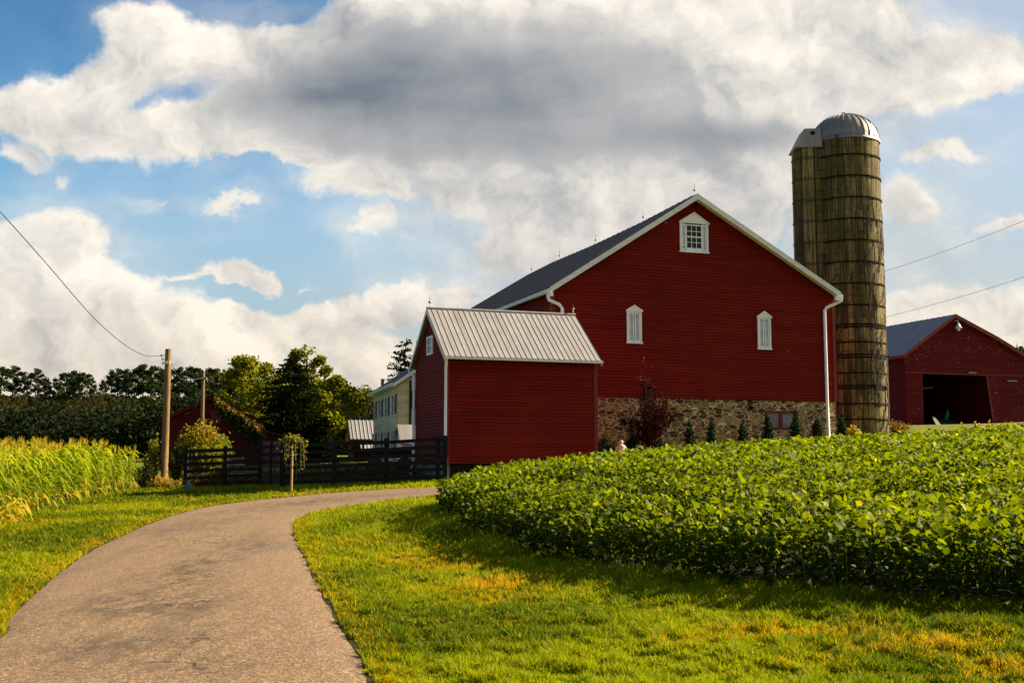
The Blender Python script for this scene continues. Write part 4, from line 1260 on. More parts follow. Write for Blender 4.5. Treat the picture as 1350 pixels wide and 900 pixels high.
GAPS = [[(700, 637), (760, 641), (830, 640), (900, 636), (960, 640)], [(980, 676), (1040, 682), (1100, 668), (1180, 656), (1260, 650)], [(800, 660), (870, 668), (940, 678)]]


def build_soy():
    gapl = []
    for g in GAPS:
        pts = []
        for (u, v) in g:
            r = ray(u, v); r = r / r[1]; ds = np.arange(8, 60, .2); q = EYE + ds[:, None] * r
            bel = q[:, 2] < ground(q[:, 0], q[:, 1]) + .6
            pts.append(tuple(q[int(np.argmax(bel))][:2]))
        gapl.append(pts)
    n0 = 1500000
    x = rng.uniform(-3, 36, n0); y = rng.uniform(7.5, 48, n0)
    keep = in_poly(x, y, SOYs) & (np.abs(x / y) < .72) 
    x, y = x[keep], y[keep]
    d = np.hypot(x, y)
    dens = np.clip(np.where(d < 15, 1, (15 / d) ** 1.5), .2, 1)
    e0 = dist_poly(x, y, SOYs, True)
    k = rng.random(len(x)) < dens * np.where(e0 < .7, 1.0, .85)
    for g in gapl:
        k &= ~((dist_poly(x, y, g) < .48 + .4 * (vnoise(x, y, .5, 2, 15) - .5)) & (rng.random(len(x)) < .88))
    x, y, d = x[k], y[k], d[k]
    edge = dist_poly(x, y, SOYs, True)
    hgt = .78 * (1 + .26 * (vnoise(x, y, 1.1, 3, 11) - .5) + .34 * (vnoise(x, y, .42, 2, 12) - .5))
    hgt *= 1 - .22 * sstep(vnoise(x * .5 + y * .3, (y - x * .35) * 1.0, .75, 2, 13), .60, .78)
    hgt *= .80 + .20 * sstep(edge, 0, .5)
    for g in gapl:
        dd = dist_poly(x, y, g); hgt = hgt * (1 - .55 * np.exp(-(dd / .34) ** 2))
    inner = edge > .7
    u = rng.random(len(x))
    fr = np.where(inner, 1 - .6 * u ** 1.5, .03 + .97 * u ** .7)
    z = ground(x, y) + hgt * fr
    # plants lean out over their edge
    n = len(x)
    th = rng.uniform(0, 2 * math.pi, n)
    el = rng.uniform(-.55, 1.15, n)
    dirv = np.c_[np.cos(th) * np.cos(el), np.sin(th) * np.cos(el), np.sin(el)]
    nrm = unit(np.cross(np.cross(dirv, np.array([0, 0, 1.0]) + rng.normal(0, .85, (n, 3)) + np.array(SV) * .7), dirv))
    far = np.clip(d / 20, 1, 1.6)
    L = rng.uniform(.055, .118, n) * far; Wd = L * rng.uniform(.62, .8, n)
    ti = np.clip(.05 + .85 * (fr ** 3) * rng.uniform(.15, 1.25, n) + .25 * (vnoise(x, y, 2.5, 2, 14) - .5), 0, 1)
    ti = np.where(rng.random(n) < .022, rng.uniform(1.1, 1.6, n), ti)
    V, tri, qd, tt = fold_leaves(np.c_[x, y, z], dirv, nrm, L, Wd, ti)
    # stems as thin upright blades
    m_ = (rng.random(n) < .02) & (d < 22)
    bx, by, bz, hh = x[m_], y[m_], ground(x[m_], y[m_]), hgt[m_] * .9
    k = len(bx); a = rng.uniform(0, 6.28, k); w = .006
    sx, sy = np.cos(a) * w, np.sin(a) * w; lx, ly = rng.normal(0, .08, k), rng.normal(0, .08, k)
    SVt = np.stack([np.c_[bx - sx, by - sy, bz], np.c_[bx + sx, by + sy, bz], np.c_[bx + lx + sx * .5, by + ly + sy * .5, bz + hh], np.c_[bx + lx - sx * .5, by + ly - sy * .5, bz + hh]], 1).reshape(-1, 3)
    V2 = np.concatenate([V, SVt]); sq = np.arange(4 * k).reshape(k, 4) + len(V)
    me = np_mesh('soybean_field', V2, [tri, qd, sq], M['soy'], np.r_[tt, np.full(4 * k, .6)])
    o = link('soybean_field', me)
    tag(o, 'dense green soybean crop covering the rise on the right', 'crop', kind='stuff')
    print('soy leaves', n)


build_soy()


# ------------------------------------------------------------------ lawn blades
def build_grass():
    n0 = 1800000
    # sample in (distance, bearing) so that density falls off with distance
    d = 6.5 * np.exp(rng.random(n0) * math.log(46 / 6.5)); b = rng.uniform(-.60, .60, n0)
    y = d; x = d * b
    k = rng.random(n0) < np.clip((9 / d) ** .0, 0, 1)
    x, y = x[k], y[k]
    ok = (~in_poly(x, y, DRIVE) | (np.minimum(dist_poly(x, y, OUTs[::4]), dist_poly(x, y, INNs[::4])) < .05 + .13 * vnoise(x, y, .2, 2, 77))) & ~(in_poly(x, y, SOYs) & (dist_poly(x, y, SOYs, True) > .5))
    # keep out of the buildings, fence yard and the corn
    cx = np.interp(y, [p[1] for p in CORN_E], [p[0] for p in CORN_E])
    ok &= x > cx - .4
    ok &= ~((x > -1.8) & (y > 42))
    x, y = x[ok], y[ok]; d = y
    z = ground(x, y); n = len(x)
    lenn = vnoise(x, y, .45, 3, 21)
    de = np.minimum(dist_poly(x, y, OUTs[::4]), dist_poly(x, y, INNs[::4]))
    H = (.030 + .046 * lenn) * rng.uniform(.5, 1.3, n) * (1 + .35 * np.clip(d / 25, 0, 1.2))
    H *= .8 + .2 * sstep(de, 0, .25); H *= .45 + 1.2 * sstep(vnoise(x, y, .13, 3, 23), .35, .72)
    se = dist_poly(x, y, SOYs, True); H *= 1 + .7 * np.exp(-(se / .5) ** 2)
    W = .0048 * np.clip(d / 10, 1, 6) * rng.uniform(.7, 1.3, n)
    th = rng.uniform(0, 2 * math.pi, n); a = np.c_[np.cos(th), np.sin(th), 0 * th]
    ph = rng.uniform(0, 2 * math.pi, n); l = (rng.uniform(.1, 1.0, n) * H)[:, None] * np.c_[np.cos(ph), np.sin(ph), 0 * ph]
    p = np.c_[x, y, z - .005]
    up = np.c_[0 * H, 0 * H, H]
    W_ = W[:, None]
    V = np.stack([p - a * W_, p + a * W_, p + up * .6 + l * .35 + a * W_ * .7, p + up * .6 + l * .35 - a * W_ * .7, p + up + l], 1).reshape(-1, 3)
    o = (np.arange(n) * 5)[:, None]
    dr = dryness(x, y)
    big = vnoise(x, y, 2.2, 3, 31)
    ti = np.clip(rng.uniform(0, 1, n) * .5 + sstep(big, .3, .7) * .6, 0, 1)
    ti = np.where(rng.random(n) < dr * 1.0, rng.uniform(1.3, 2.0, n), ti)
    ti = np.where(rng.random(n) < .06, rng.uniform(1.0, 1.7, n), ti)
    me = np_mesh('lawn_grass', V, [o + [0, 1, 2, 3], o + [3, 2, 4]], M['grass'], np.repeat(ti, 5))
    tag(link('lawn_grass', me), 'short green and straw coloured lawn grass beside the drive', 'grass', kind='stuff')
    print('blades', n)
    # low broad-leaved weeds and clover in loose patches
    m_ = 42000; d2 = 6.5 * np.exp(rng.random(m_) * math.log(26 / 6.5)); x2 = d2 * rng.uniform(-.5, .5, m_); y2 = d2
    cx2 = np.interp(y2, [p[1] for p in CORN_E], [p[0] for p in CORN_E])
    ok = ~in_poly(x2, y2, DRIVE) & ~in_poly(x2, y2, SOYs) & (vnoise(x2, y2, .55, 3, 25) > .56) & (x2 > cx2)
    x2, y2 = x2[ok], y2[ok]
    pos = np.c_[x2, y2, ground(x2, y2) + rng.uniform(.015, .06, len(x2))]
    V, Fq, tt = leaf_cloud(pos, .026 * np.clip(y2 / 9, 1, 2.5), (0, 0, 1.2), rng.uniform(0, .7, len(x2)), .8)
    tag(link('clover', np_mesh('clover', V, [Fq], M['grass'], tt)), 'small broad clover leaves scattered through the lawn', 'clover', kind='stuff')


build_grass()


# ------------------------------------------------------------------ corn
def corn_plant_np(h, g, dry=0.0, nleaf=12):
    V = []; Fq = []; T = []
    def strip(pts, wid, side, tint):
        b = len(V)
        for p, w in zip(pts, wid):
            V.append(p - side * w); V.append(p + side * w); T.extend([tint, tint])
        for i in range(len(pts) - 1):
            Fq.append([b + 2 * i, b + 2 * i + 1, b + 2 * i + 3, b + 2 * i + 2])
    for a in (0, 1.57):
        s = np.array([math.cos(a), math.sin(a), 0])
        strip([np.array([0, 0, 0.]), np.array([0, 0, h * .5]), np.array([0, 0, h * .9])], [.016, .013, .006], s, .35 + dry)
    th0 = g.uniform(0, 6.28)
    for i in range(nleaf):
        f = (i + .6) / nleaf; z = h * (.10 + .76 * f)
        th = th0 + (i % 2) * math.pi + g.normal(0, .35)
        L = g.uniform(.5, .75) * (1 - .35 * abs(f - .55))
        dv = np.array([math.cos(th), math.sin(th), 0]); side = np.array([-math.sin(th), math.cos(th), 0])
        rise = g.uniform(.25, .6) + .25 * f
        pts = []; 
        for q in np.linspace(0, 1, 6):
            pts.append(np.array([0, 0, z]) + dv * L * (q * .9) + np.array([0, 0, L * (rise * 1.6 * q - (1.15 + .3 * g.random()) * q * q)]))
        tint = np.clip(.15 + .8 * f + g.normal(0, .12), 0, 1)
        if g.random() < dry * (1.35 - f): tint = g.uniform(1.4, 2)
        if f < .25 and g.random() < .5: tint = g.uniform(1.3, 2)
        tw = side + np.array([0, 0, g.uniform(-.5, .5)])
        strip(pts, [.022, .036, .040, .034, .020, .003], tw, tint)
    lv = (np.array(V), np.array(Fq), np.array(T))
    V = []; Fq = []; T = []
    for k in range(6):
        th = g.uniform(0, 6.28); sp = g.uniform(.02, .11) if k else 0
        dv = np.array([math.cos(th), math.sin(th), 0]); side = np.array([-math.sin(th), math.cos(th), 0])
        z = h * .88
        strip([np.array([0, 0, z + .02 * k]), np.array([0, 0, z + .12]) + dv * sp * .6, np.array([0, 0, z + .28 - sp * .7]) + dv * sp * 1.5], [.006, .009, .004], side if k % 2 else dv, g.uniform(0, 1))
    return lv, (np.array(V), np.array(Fq), np.array(T))


def build_corn():
    g = np.random.default_rng(12)
    var = [corn_plant_np(1.0 * q, g, dry=dd, nleaf=12) for q, dd in ((2.0, .05), (1.9, .05), (2.05, .08), (1.95, 0.0))]
    small = [corn_plant_np(q, g, dry=1.2, nleaf=8) for q in (1.0, .85)]
    E = resample(CORN_E, 200)
    tang = unit(np.gradient(E, axis=0)); nrm = np.c_[-tang[:, 1], tang[:, 0]]
    def meshes(lv, ts, nm):
        return np_mesh('leaves', lv[0], [lv[1]], M['corn'], lv[2]), np_mesh('tassel', ts[0], [ts[1]], M['tassel'], ts[2])
    vm = [meshes(*v, 'corn') for v in var]; sm = [meshes(*v, 'corn') for v in small]
    L = np.r_[0, np.cumsum(np.linalg.norm(np.diff(E, axis=0), axis=1))]
    # front row: every plant its own thing
    s = .2; i = 0
    while s < L[-1]:
        e = np.array([np.interp(s, L, E[:, 0]), np.interp(s, L, E[:, 1])]); k = min(int(np.searchsorted(L, s)), len(E) - 1)
        p = e + nrm[k] * (.35 + g.normal(0, .08))
        far = sstep(p[1], 40, 47)
        kid = i % 4
        t = Thing('corn_plant', 'tall green tasselled corn plant standing in the outermost row of the cornfield', 'corn plant', (p[0], p[1], gz(*p)), g.uniform(0, 6.28), 'corn plants along the lawn edge')
        q = (1.02 - .16 * far) * g.uniform(.92, 1.06); t.o.scale = (q, q, q)
        link('leaves', vm[kid][0], t); link('tassel', vm[kid][1], t)
        s += g.uniform(.22, .38); i += 1
    n1 = i
    s = 2.5
    while s < 10.5:
        e = np.array([np.interp(s, L, E[:, 0]), np.interp(s, L, E[:, 1])]); k = min(int(np.searchsorted(L, s)), len(E) - 1)
        p = e - nrm[k] * (.05 + abs(g.normal(0, .15)))
        t = Thing('dry_corn_plant', 'short withered straw coloured corn stalk at the foot of the cornfield', 'corn plant', (p[0], p[1], gz(*p)), g.uniform(0, 6.28), 'withered corn stalks along the lawn edge')
        q = g.uniform(.6, .95); t.o.scale = (q, q, q)
        link('leaves', sm[i % 2][0], t)
        s += g.uniform(.28, .6) * (1 + s / 20); i += 1
    print('front corn', n1, i - n1)
    Vs = []; Fs = []; Ts = []; off = 0; TV = []; TF = []; TT = []; toff = 0
    for row in range(1, 26):
        s = g.uniform(0, .3)
        while s < L[-1]:
            e = np.array([np.interp(s, L, E[:, 0]), np.interp(s, L, E[:, 1])]); k = min(int(np.searchsorted(L, s)), len(E) - 1)
            p = e + nrm[k] * (.35 + row * .72 + g.normal(0, .1))
            if row < 9 or g.random() < .4:
                lv, ts = var[g.integers(4)]
                a = g.uniform(0, 6.28); q = (1.03 - .14 * sstep(p[1], 40, 47)) * g.uniform(.9, 1.1); c, sn = math.cos(a), math.sin(a)
                Rm = np.array([[c, sn, 0], [-sn, c, 0], [0, 0, 1]]) * q
                base = np.array([p[0], p[1], gz(*p)]) if row < 3 else np.array([p[0], p[1], 0])
                Vs.append(lv[0] @ Rm + base); Fs.append(lv[1] + off); Ts.append(lv[2]); off += len(lv[0])
                TV.append(ts[0] @ Rm + base); TF.append(ts[1] + toff); TT.append(ts[2]); toff += len(ts[0])
                if row >= 3: zfix.append((len(Vs) - 1, p))
            s += g.uniform(.2, .4) * (1 if row < 9 else 1.5)
    P2 = np.array([p for _, p in zfix]); zz = ground(P2[:, 0], P2[:, 1])
    for (i, _), z in zip(zfix, zz):
        Vs[i][:, 2] += z; TV[i][:, 2] += z
    me = np_mesh('corn_field', np.concatenate(Vs + TV), [np.concatenate(Fs), np.concatenate(TF) + off], M['corn'], np.r_[np.concatenate(Ts), np.concatenate(TT) * .4 + 1.55])
    tag(link('corn_field', me), 'dense field of tasselled green corn behind the outermost row', 'crop', kind='stuff')


zfix = []
build_corn()


# ------------------------------------------------------------------ woods, ridge trees, yard trees
def build_woods():
    g = rng
    # scrubby hillside: a continuous mass of low crowns
    cs = []; rs = []; band = []
    for _ in range(1500):
        y = g.uniform(150, 300); x = g.uniform(-.50, .02) * y * 1.06 - 3
        cs.append((x, y)); 
    C = np.array(cs); Z = ground(C[:, 0], C[:, 1])
    R_ = g.uniform(1.8, 4.0, len(C)); low = C[:, 1] < 185
    R_ = np.where(low, R_ * 1.3, R_ * g.uniform(.7, 1.35, len(C))) * np.where(C[:, 1] > 245, .5, 1.0)
    cen = np.c_[C, Z + R_ * np.where(low, .9, .55)]
    pos, cid = clumps(cen, R_, 330, .9, shell=.9)
    fam = g.random(len(C)); zone = vnoise(C[:, 0], C[:, 1], 30, 2, 41)
    base = np.where(low, g.uniform(0, .3, len(C)), np.where(zone + g.uniform(-.25, .25, len(C)) > .45, 1 + g.uniform(0, 1.0, len(C)), g.uniform(.0, 1.0, len(C))))
    ti = base[cid] + g.uniform(-.45, .45, len(pos)); ti = np.clip(ti, 0, 2)
    V, Fq, tt = leaf_cloud(pos, .56, (0, 0, .5), ti, .7)
    tag(link('hillside_scrub', np_mesh('hillside_scrub', V, [Fq], M['scrub'], tt)), 'dark scrubby woods covering the far hillside', 'woods', kind='stuff')


build_woods()


def build_ridge():
    g = random.Random(9); protos = []
    for i, (h, cr, cz, nl, n) in enumerate([(11, 1.9, 3.8, 10, 55), (12, 1.5, 5, 9, 50), (10, 2.4, 3.0, 12, 55), (12.5, 2.0, 4.2, 12, 55), (9.5, 1.7, 2.8, 10, 60)]):
        rr = random.Random(50 + i); mb, tips = limb_tree(h, cr, cz, rr, .2, nl, 2)
        tr = mb.build('trunk', 'bark', None, z0=0); trm = tr.data; bpy.data.objects.remove(tr)
        cm = crown_mesh('crown', tips, [rr.uniform(.6, 1.25) for _ in tips], n, .48, 'treeleaf', shell=.2, bias=(0, 0, .4))
        protos.append((trm, cm, h))
    # (u, v of the crown top): measured along the skyline
    sky = [(3, 478, 2), (18, 476, 3), (33, 486, 0), (48, 480, 3), (60, 494, 4), (74, 500, 2), (86, 487, 2), (97, 484, 0), (108, 486, 2), (122, 494, 1), (136, 497, 1), (148, 483, 1), (156, 480, 3), (168, 482, 0),
           (178, 480, 2), (190, 474, 3), (200, 477, 2), (212, 480, 3), (226, 482, 2), (238, 478, 3), (250, 478, 2), (262, 480, 3), (275, 480, 2), (287, 481, 0), (298, 484, 3), (310, 482, 2), (322, 484, 2), (334, 486, 3), (346, 488, 2),
           (360, 492, 2), (440, 500, 2), (455, 498, 0), (466, 508, 2), (476, 512, 3), (486, 514, 2), (498, 512, 2), (510, 516, 2), (-12, 480, 3), (-30, 478, 2), (-50, 484, 0)]
    for i, (u, v, k) in enumerate(sky):
        d = 292 + g.uniform(-10, 22)
        top = P(u, v, d); x, y = top[0], top[1]; z = gz(x, y) - .4
        trm, cm, h = protos[k]; H = top[2] - z; s = H / (h * 1.06)
        s = max(s, .35)
        t = Thing('ridge_tree', 'dark broadleaf tree in the line along the crest of the far wooded hill', 'tree', (x, y, z), g.uniform(0, 6.28), 'trees along the crest of the far hill')
        t.o.scale = (s * g.uniform(.95, 1.25),) * 2 + (s,)
        link('trunk', trm, t); link('crown', cm, t)
    # understorey between the trunks
    n = 130
    u = np.r_[rng.uniform(-90, 70, 30), rng.uniform(70, 540, n - 30)]; d = rng.uniform(284, 316, n)
    cs = []; rs = []
    for a, b in zip(u, d):
        q = P(a, 520, b); z = gz(q[0], q[1]); r = rng.uniform(1.4, 2.6); hh = rng.uniform(-.5, 1.2) if a < 215 else rng.uniform(.5, 5)
        if a > 420: hh = rng.uniform(.5, 2.5)
        cs.append((q[0], q[1], z + hh)); rs.append(r * 1.25)
    me = crown_mesh('ridge_understorey', cs, rs, 230, .6, 'treeleaf', shell=.5)
    tag(link('ridge_understorey', me), 'dark low growth between the trees on the hill crest', 'undergrowth', kind='stuff')


build_ridge()


def yard_trees():
    def base(u, d): q = P(u, 600, d); return (q[0], q[1], gz(q[0], q[1]) - .1)
    def htop(u, v, d): return P(u, v, d)[2] - base(u, d)[2]
    d = 100
    broad_tree(base(333, d), htop(333, 468, d), 3.0, 2.4, 'leafy yellow-green tree left of the dark spruce', mat='brightleaf', n=80, leaf=.34, seed=21, clr=1.0, nl=13, sub=4, dry=.03)
    broad_tree(base(398, 104), htop(398, 453, 104), 2.4, 4, 'sunlit yellow-green tree whose open top shows above the dark spruce', mat='brightleaf', n=60, leaf=.34, seed=22, clr=.8, nl=10, sub=4)
    broad_tree(base(436, 98), htop(436, 494, 98), 2.4, 1.6, 'bushy yellow-green tree right of the dark spruce', mat='brightleaf', n=90, leaf=.34, seed=23, clr=.9, nl=11, sub=4, dry=.02)
    d = 84
    b = base(383, d); H = htop(385, 468, d)
    t = Thing('spruce_tree', 'large dark conical spruce behind the black fence', 'tree', b)
    MB().tube([(0, 0, -.3), (0, 0, H * .95)], [.22, .03], 8).build('trunk', 'bark', t, z0=0)
    link('crown', conifer_mesh(H, 3.35, 560, .30, 'spruce', 38, .22, .52, .0), t)
    d = 100; b = base(533, d); H = htop(540, 445, d)
    t = Thing('spruce_tree', 'slender spruce rising behind the cream farmhouse roof', 'tree', b)
    MB().tube([(0, 0, -.3), (0, 0, H * .95)], [.2, .03], 8).build('trunk', 'bark', t, z0=0)
    link('crown', conifer_mesh(H, 3.1, 300, .36, 'spruce', 26, .15, .62, .1), t)
    d = 130
    broad_tree(base(1338, d), htop(1338, 455, d), 3.4, 3, 'green treetop behind the right-hand barn roof', mat='treeleaf', n=110, leaf=.35, seed=25, clr=1.2, nl=11)
    # weeping sapling in front of the fence
    q = P(384, 641, 39.7); z0 = gz(q[0], q[1])
    t = Thing('weeping_sapling', 'young weeping tree with pale trunk in front of the black fence', 'tree', (q[0], q[1], z0))
    H = P(383, 570, 39.7)[2] - z0
    s = MB().tube([(0, 0, -.1), (.01, 0, H * .6), (0, 0, H * .86)], [.045, .035, .02], 8); pos = []
    g = np.random.default_rng(4)
    for k in range(16):
        th = k * .393 * 1.0 + g.uniform(-.2, .2); L = g.uniform(.2, .58); dr = g.uniform(.15, .95) if k != 3 else 1.3
        z = H * .86
        pts = [(0, 0, z - .05), (math.cos(th) * L * .5, math.sin(th) * L * .5, z + .14), (math.cos(th) * L, math.sin(th) * L, z - .05), (math.cos(th) * L * 1.08, math.sin(th) * L * 1.08, z - dr)]
        s.tube(pts, [.012, .009, .006, .003], 4)
        for a, b_ in zip(pts[:-1], pts[1:]):
            u = g.random((9, 1)); pos.append(np.array(a) + (np.array(b_) - a) * u + g.normal(0, .06, (9, 3)))
    s.build('trunk', simple('pale_sapling_bark', (.34, .22, .12), .8), t, z0=0)
    V, Fq, tt = leaf_cloud(np.concatenate(pos), .12, (0, 0, 0), None, .5, g)
    link('crown', np_mesh('crown', V, [Fq], M['brightleaf'], tt), t)


yard_trees()


# ------------------------------------------------------------------ buildings on the left
def gable_house(t, W, D, zb, ze, zr, wall, roof, over=.3, pitch=.18, th=.1, apex=None, roofname='roof', rake='red_board'):
    """local: gable on b=0 between a=0..W, ridge along b"""
    ax = W / 2 if apex is None else apex
    siding(MB(), [(0, zb), (W, zb), (W, ze), (ax, zr), (0, ze)], lambda s, z, o: (s, -o, z), pitch).build('gable_wall', wall, t)
    siding(MB(), [(0, zb), (D, zb), (D, ze), (0, ze)], lambda s, z, o: (-o, D - s, z), pitch).build('side_wall', wall, t)
    MB().box(W - .05, W, 0, D, zb, ze).build('side_wall', wall, t)
    MB().prism([(0, D, zb), (W, D, zb), (W, D, ze), (ax, D, zr), (0, D, ze)], (0, .05, 0)).build('back_wall', wall, t)
    sl1 = (zr - ze) / ax; sl2 = (zr - ze) / (W - ax)
    for s, (e, ez) in enumerate(((-over, ze - over * sl1), (W + over, ze - over * sl2))):
        r = MB().prism([(e, -over, ez + .02), (e, D + over, ez + .02), (ax, D + over, zr + .02), (ax, -over, zr + .02)], (0, 0, th))
        r.build(roofname, roof, t)
        MB().prism([(e, -over - .04, ez + .02 + th), (e, -over - .04, ez - .12), (ax, -over - .04, zr - .12), (ax, -over - .04, zr + .02 + th)], (0, .035, 0)).build('rake_board', rake, t)


def window(t, wall, s0, s1, z0w, z1w, mat='white', shutters=None, bars=True):
    """wall: function (s, z, out) -> 3d"""
    fr = MB(); fw = .07

    def bx(mb, a, b, c, d, o0, o1):
        p = [wall(a, c, o0), wall(b, c, o0), wall(b, d, o0), wall(a, d, o0)]; q = np.array(wall(a, c, o1)) - np.array(p[0])
        mb.prism(p, q)
    bx(fr, s0, s0 + fw, z0w, z1w, .03, .07); bx(fr, s1 - fw, s1, z0w, z1w, .03, .07); bx(fr, s0 + fw, s1 - fw, z0w, z0w + fw, .03, .07); bx(fr, s0 + fw, s1 - fw, z1w - fw, z1w, .03, .07)
    if bars: bx(fr, s0 + fw, s1 - fw, (z0w + z1w) / 2 - .02, (z0w + z1w) / 2 + .02, .03, .06)
    f = fr.build('window', mat, t)
    g = MB(); bx(g, s0 + fw, s1 - fw, z0w + fw, z1w - fw, .026, .04); g.build('pane', 'glass', f, z0=t.z0)
    if shutters:
        for a, b in ((s0 - shutters - .02, s0 - .02), (s1 + .02, s1 + shutters + .02)):
            m_ = MB(); bx(m_, a, b, z0w - .03, z1w + .03, .026, .06); m_.build('shutter', 'shutter_dark', f, z0=t.z0)


def left_buildings():
    # old dark red barn
    x0, y0 = P(211, 600, 62)[:2]; z0 = .5
    t = Thing('old_barn', 'low old dark red barn overgrown with vine behind the utility poles', 'barn', (x0, y0, z0), R(15))
    W = P(338, 600, 62)[0] - x0
    ax = P(274, 600, 62)[0] - x0
    gable_house(t, W, 10, z0, P(211, 554, 62)[2], P(274, 523, 62)[2], 'darkred', 'oldroof', .22, .2, .08, ax, rake='darkred')
    a = P(307, 0, 62)[0] - P(274, 0, 62)[0]
    window(t, lambda s, z, o: (s, -o, z), ax + .05, ax + .55, P(0, 558, 62)[2], P(0, 541, 62)[2], 'red_board')
    # lean-to running on from the right slope
    e1 = P(377, 600, 62)[0] - x0
    zl0 = P(338, 566, 62)[2]; zl1 = P(377, 576, 62)[2]
    MB().prism([(W, 0, z0), (e1 - .2, 0, z0), (e1 - .2, 0, zl1 - .05), (W, 0, zl0 - .05)], (0, 7, 0)).build('lean_to', 'darkred', t)
    MB().prism([(W, -.2, zl0), (e1, -.2, zl1), (e1, 7.2, zl1), (W, 7.2, zl0)], (0, 0, .07)).build('lean_to_roof', 'oldroof', t)
    # vine on the right slope
    g = np.random.default_rng(8); n = 5200
    q = g.random(n); u = 283 + q * 66; vtop = np.interp(u, [283, 300, 330, 350], [532, 541, 560, 574])
    dep = g.random(n) ** 1.3 * np.interp(u, [283, 300, 330, 350], [3, 20, 30, 10])
    P_ = np.array([P(a, b + c, 61.4 + e) for a, b, c, e in zip(u, vtop - 5 + 2 * g.normal(size=n), dep, g.normal(0, .22, n))])
    V, Fq, tt = leaf_cloud(P_, .17, (0, -.5, .2), np.where((dep < 7) & (g.random(n) < .5), g.uniform(1, 2, n), g.uniform(0, .8, n)), .8, g)
    o = link('climbing_vine', np_mesh('climbing_vine', V, [Fq], M['ivy'], tt)); tag(o, 'climbing vine with orange tips over the right slope of the old barn', 'vine')
    # small red shed with a white roof
    d = 88; A = P(449, 600, d); z0 = gz(A[0], A[1]) - .2
    t = Thing('small_red_shed', 'small red shed with a pale metal roof left of the cream farmhouse', 'shed', (A[0], A[1], z0), R(14))
    L = 3.9; D = 3.2; ze = P(0, 577, d)[2]; zr = P(0, 553, d + .8)[2]
    siding(MB(), [(0, z0), (L, z0), (L, ze), (0, ze)], lambda s, z, o: (s + .9, -o, z), .2).build('front_wall', 'darkred', t)
    siding(MB(), [(0, z0), (D, z0), (D, ze), (D / 2, zr - .1), (0, ze)], lambda s, z, o: (.9 - o, D - s, z), .2).build('side_wall', 'darkred', t)
    for y0_, y1_ in ((-.3, D / 2), (D + .3, D / 2)):
        r = MB(); ribbed_roof(r, (.7, L + 1.1), lambda a: [(y0_, ze - .08), (y1_, zr)], .3, .04, .05)
        r.prism([(.7, y0_, ze - .10), (L + 1.1, y0_, ze - .10), (L + 1.1, y1_, zr - .02), (.7, y1_, zr - .02)], (0, 0, -.05)).build('roof', 'tan_tin', t)
    # a second, lower roof in front of it
    lr = MB(); ribbed_roof(lr, (1.4, 4.9), lambda a: [(-1.6, P(0, 593, d)[2]), (-.25, P(0, 583, d)[2])], .3, .04, .05)
    lr.build('porch_roof', 'tan_tin', t)
    # farmhouse
    N = P(524, 600, 75.0); Fp = P(492, 600, 86.0)
    dv = (Fp - N)[:2]; Lh = float(np.linalg.norm(dv)); ang = math.atan2(dv[1], dv[0]) - R(90)
    z0 = gz(N[0], N[1]) - .3; ze = P(524, 503, 75)[2]; W = 7.4; zr = ze + 2.5
    t = Thing('farmhouse', 'two storey cream farmhouse with dark roof and dark shutters left of the red shed', 'house', (N[0], N[1], z0), ang)
    # local: +b away along the long wall, +a to the right along the gable
    gable_house(t, W, Lh, z0, ze, zr, 'cream', 'slate', .35, .16, .1, rake='white')
    MB().box(-.5, -.36, -.35, Lh + .35, ze - .30, ze - .10).build('gutter', 'trim', t)
    MB().box(-.36, 0, -.1, Lh + .2, ze - .32, ze - .26).build('soffit', 'trim', t)
    wl = lambda s, z, o: (-o, s, z)
    ups = (P(524, 545, 76)[2], P(524, 518, 76)[2]); los = (P(524, 592, 76)[2], P(524, 565, 76)[2])
    for k in range(4):
        s = .95 + k * (Lh - 2.2) / 3 * 1.0
        for lo, hi in (ups, los):
            window(t, wl, s, s + .75, lo + .05, hi - .1, 'white', .45)
    gw = lambda s, z, o: (s, -o, z)
    window(t, gw, 1.15, 1.95, P(0, 538, 75.5)[2], P(0, 516, 75.5)[2], 'white', .38)
    MB().box(.72, .86, -.1, -.03, P(0, 560, 75)[2], P(0, 501, 75)[2]).build('downspout', 'shutter_dark', t)
    MB().box(W / 2 - .3, W / 2 + .3, Lh * .70, Lh * .70 + .6, zr - .3, zr + .7).build('chimney', 'darkred', t)
    MB().box(-.36, -.16, Lh * .45, Lh * .45 + .3, ze + .1, ze + .55).build('vent_pipe', 'copper', t)
    # small white gabled outhouse in front of it
    A = P(530, 600, 68); z0 = gz(A[0], A[1]) - .2
    t = Thing('well_house', 'tiny white gabled outbuilding in front of the cream farmhouse', 'shed', (A[0], A[1], z0), R(22))
    zr = P(0, 560, 68)[2]; ze = zr - .95
    siding(MB(), [(0, z0), (1.1, z0), (1.1, ze), (.55, zr - .05), (0, ze)], lambda s, z, o: (-o, 1.1 - s, z), .15).build('gable_wall', 'white', t)
    siding(MB(), [(0, z0), (1.8, z0), (1.8, ze), (0, ze)], lambda s, z, o: (s, -o, z), .15).build('front_wall', 'white', t)
    for y0_, y1_ in ((-.15, .55), (1.25, .55)):
        MB().prism([(-.15, y0_, ze - .2), (1.95, y0_, ze - .2), (1.95, y1_, zr), (-.15, y1_, zr)], (0, 0, .05)).build('roof', 'tan_tin', t)


left_buildings()


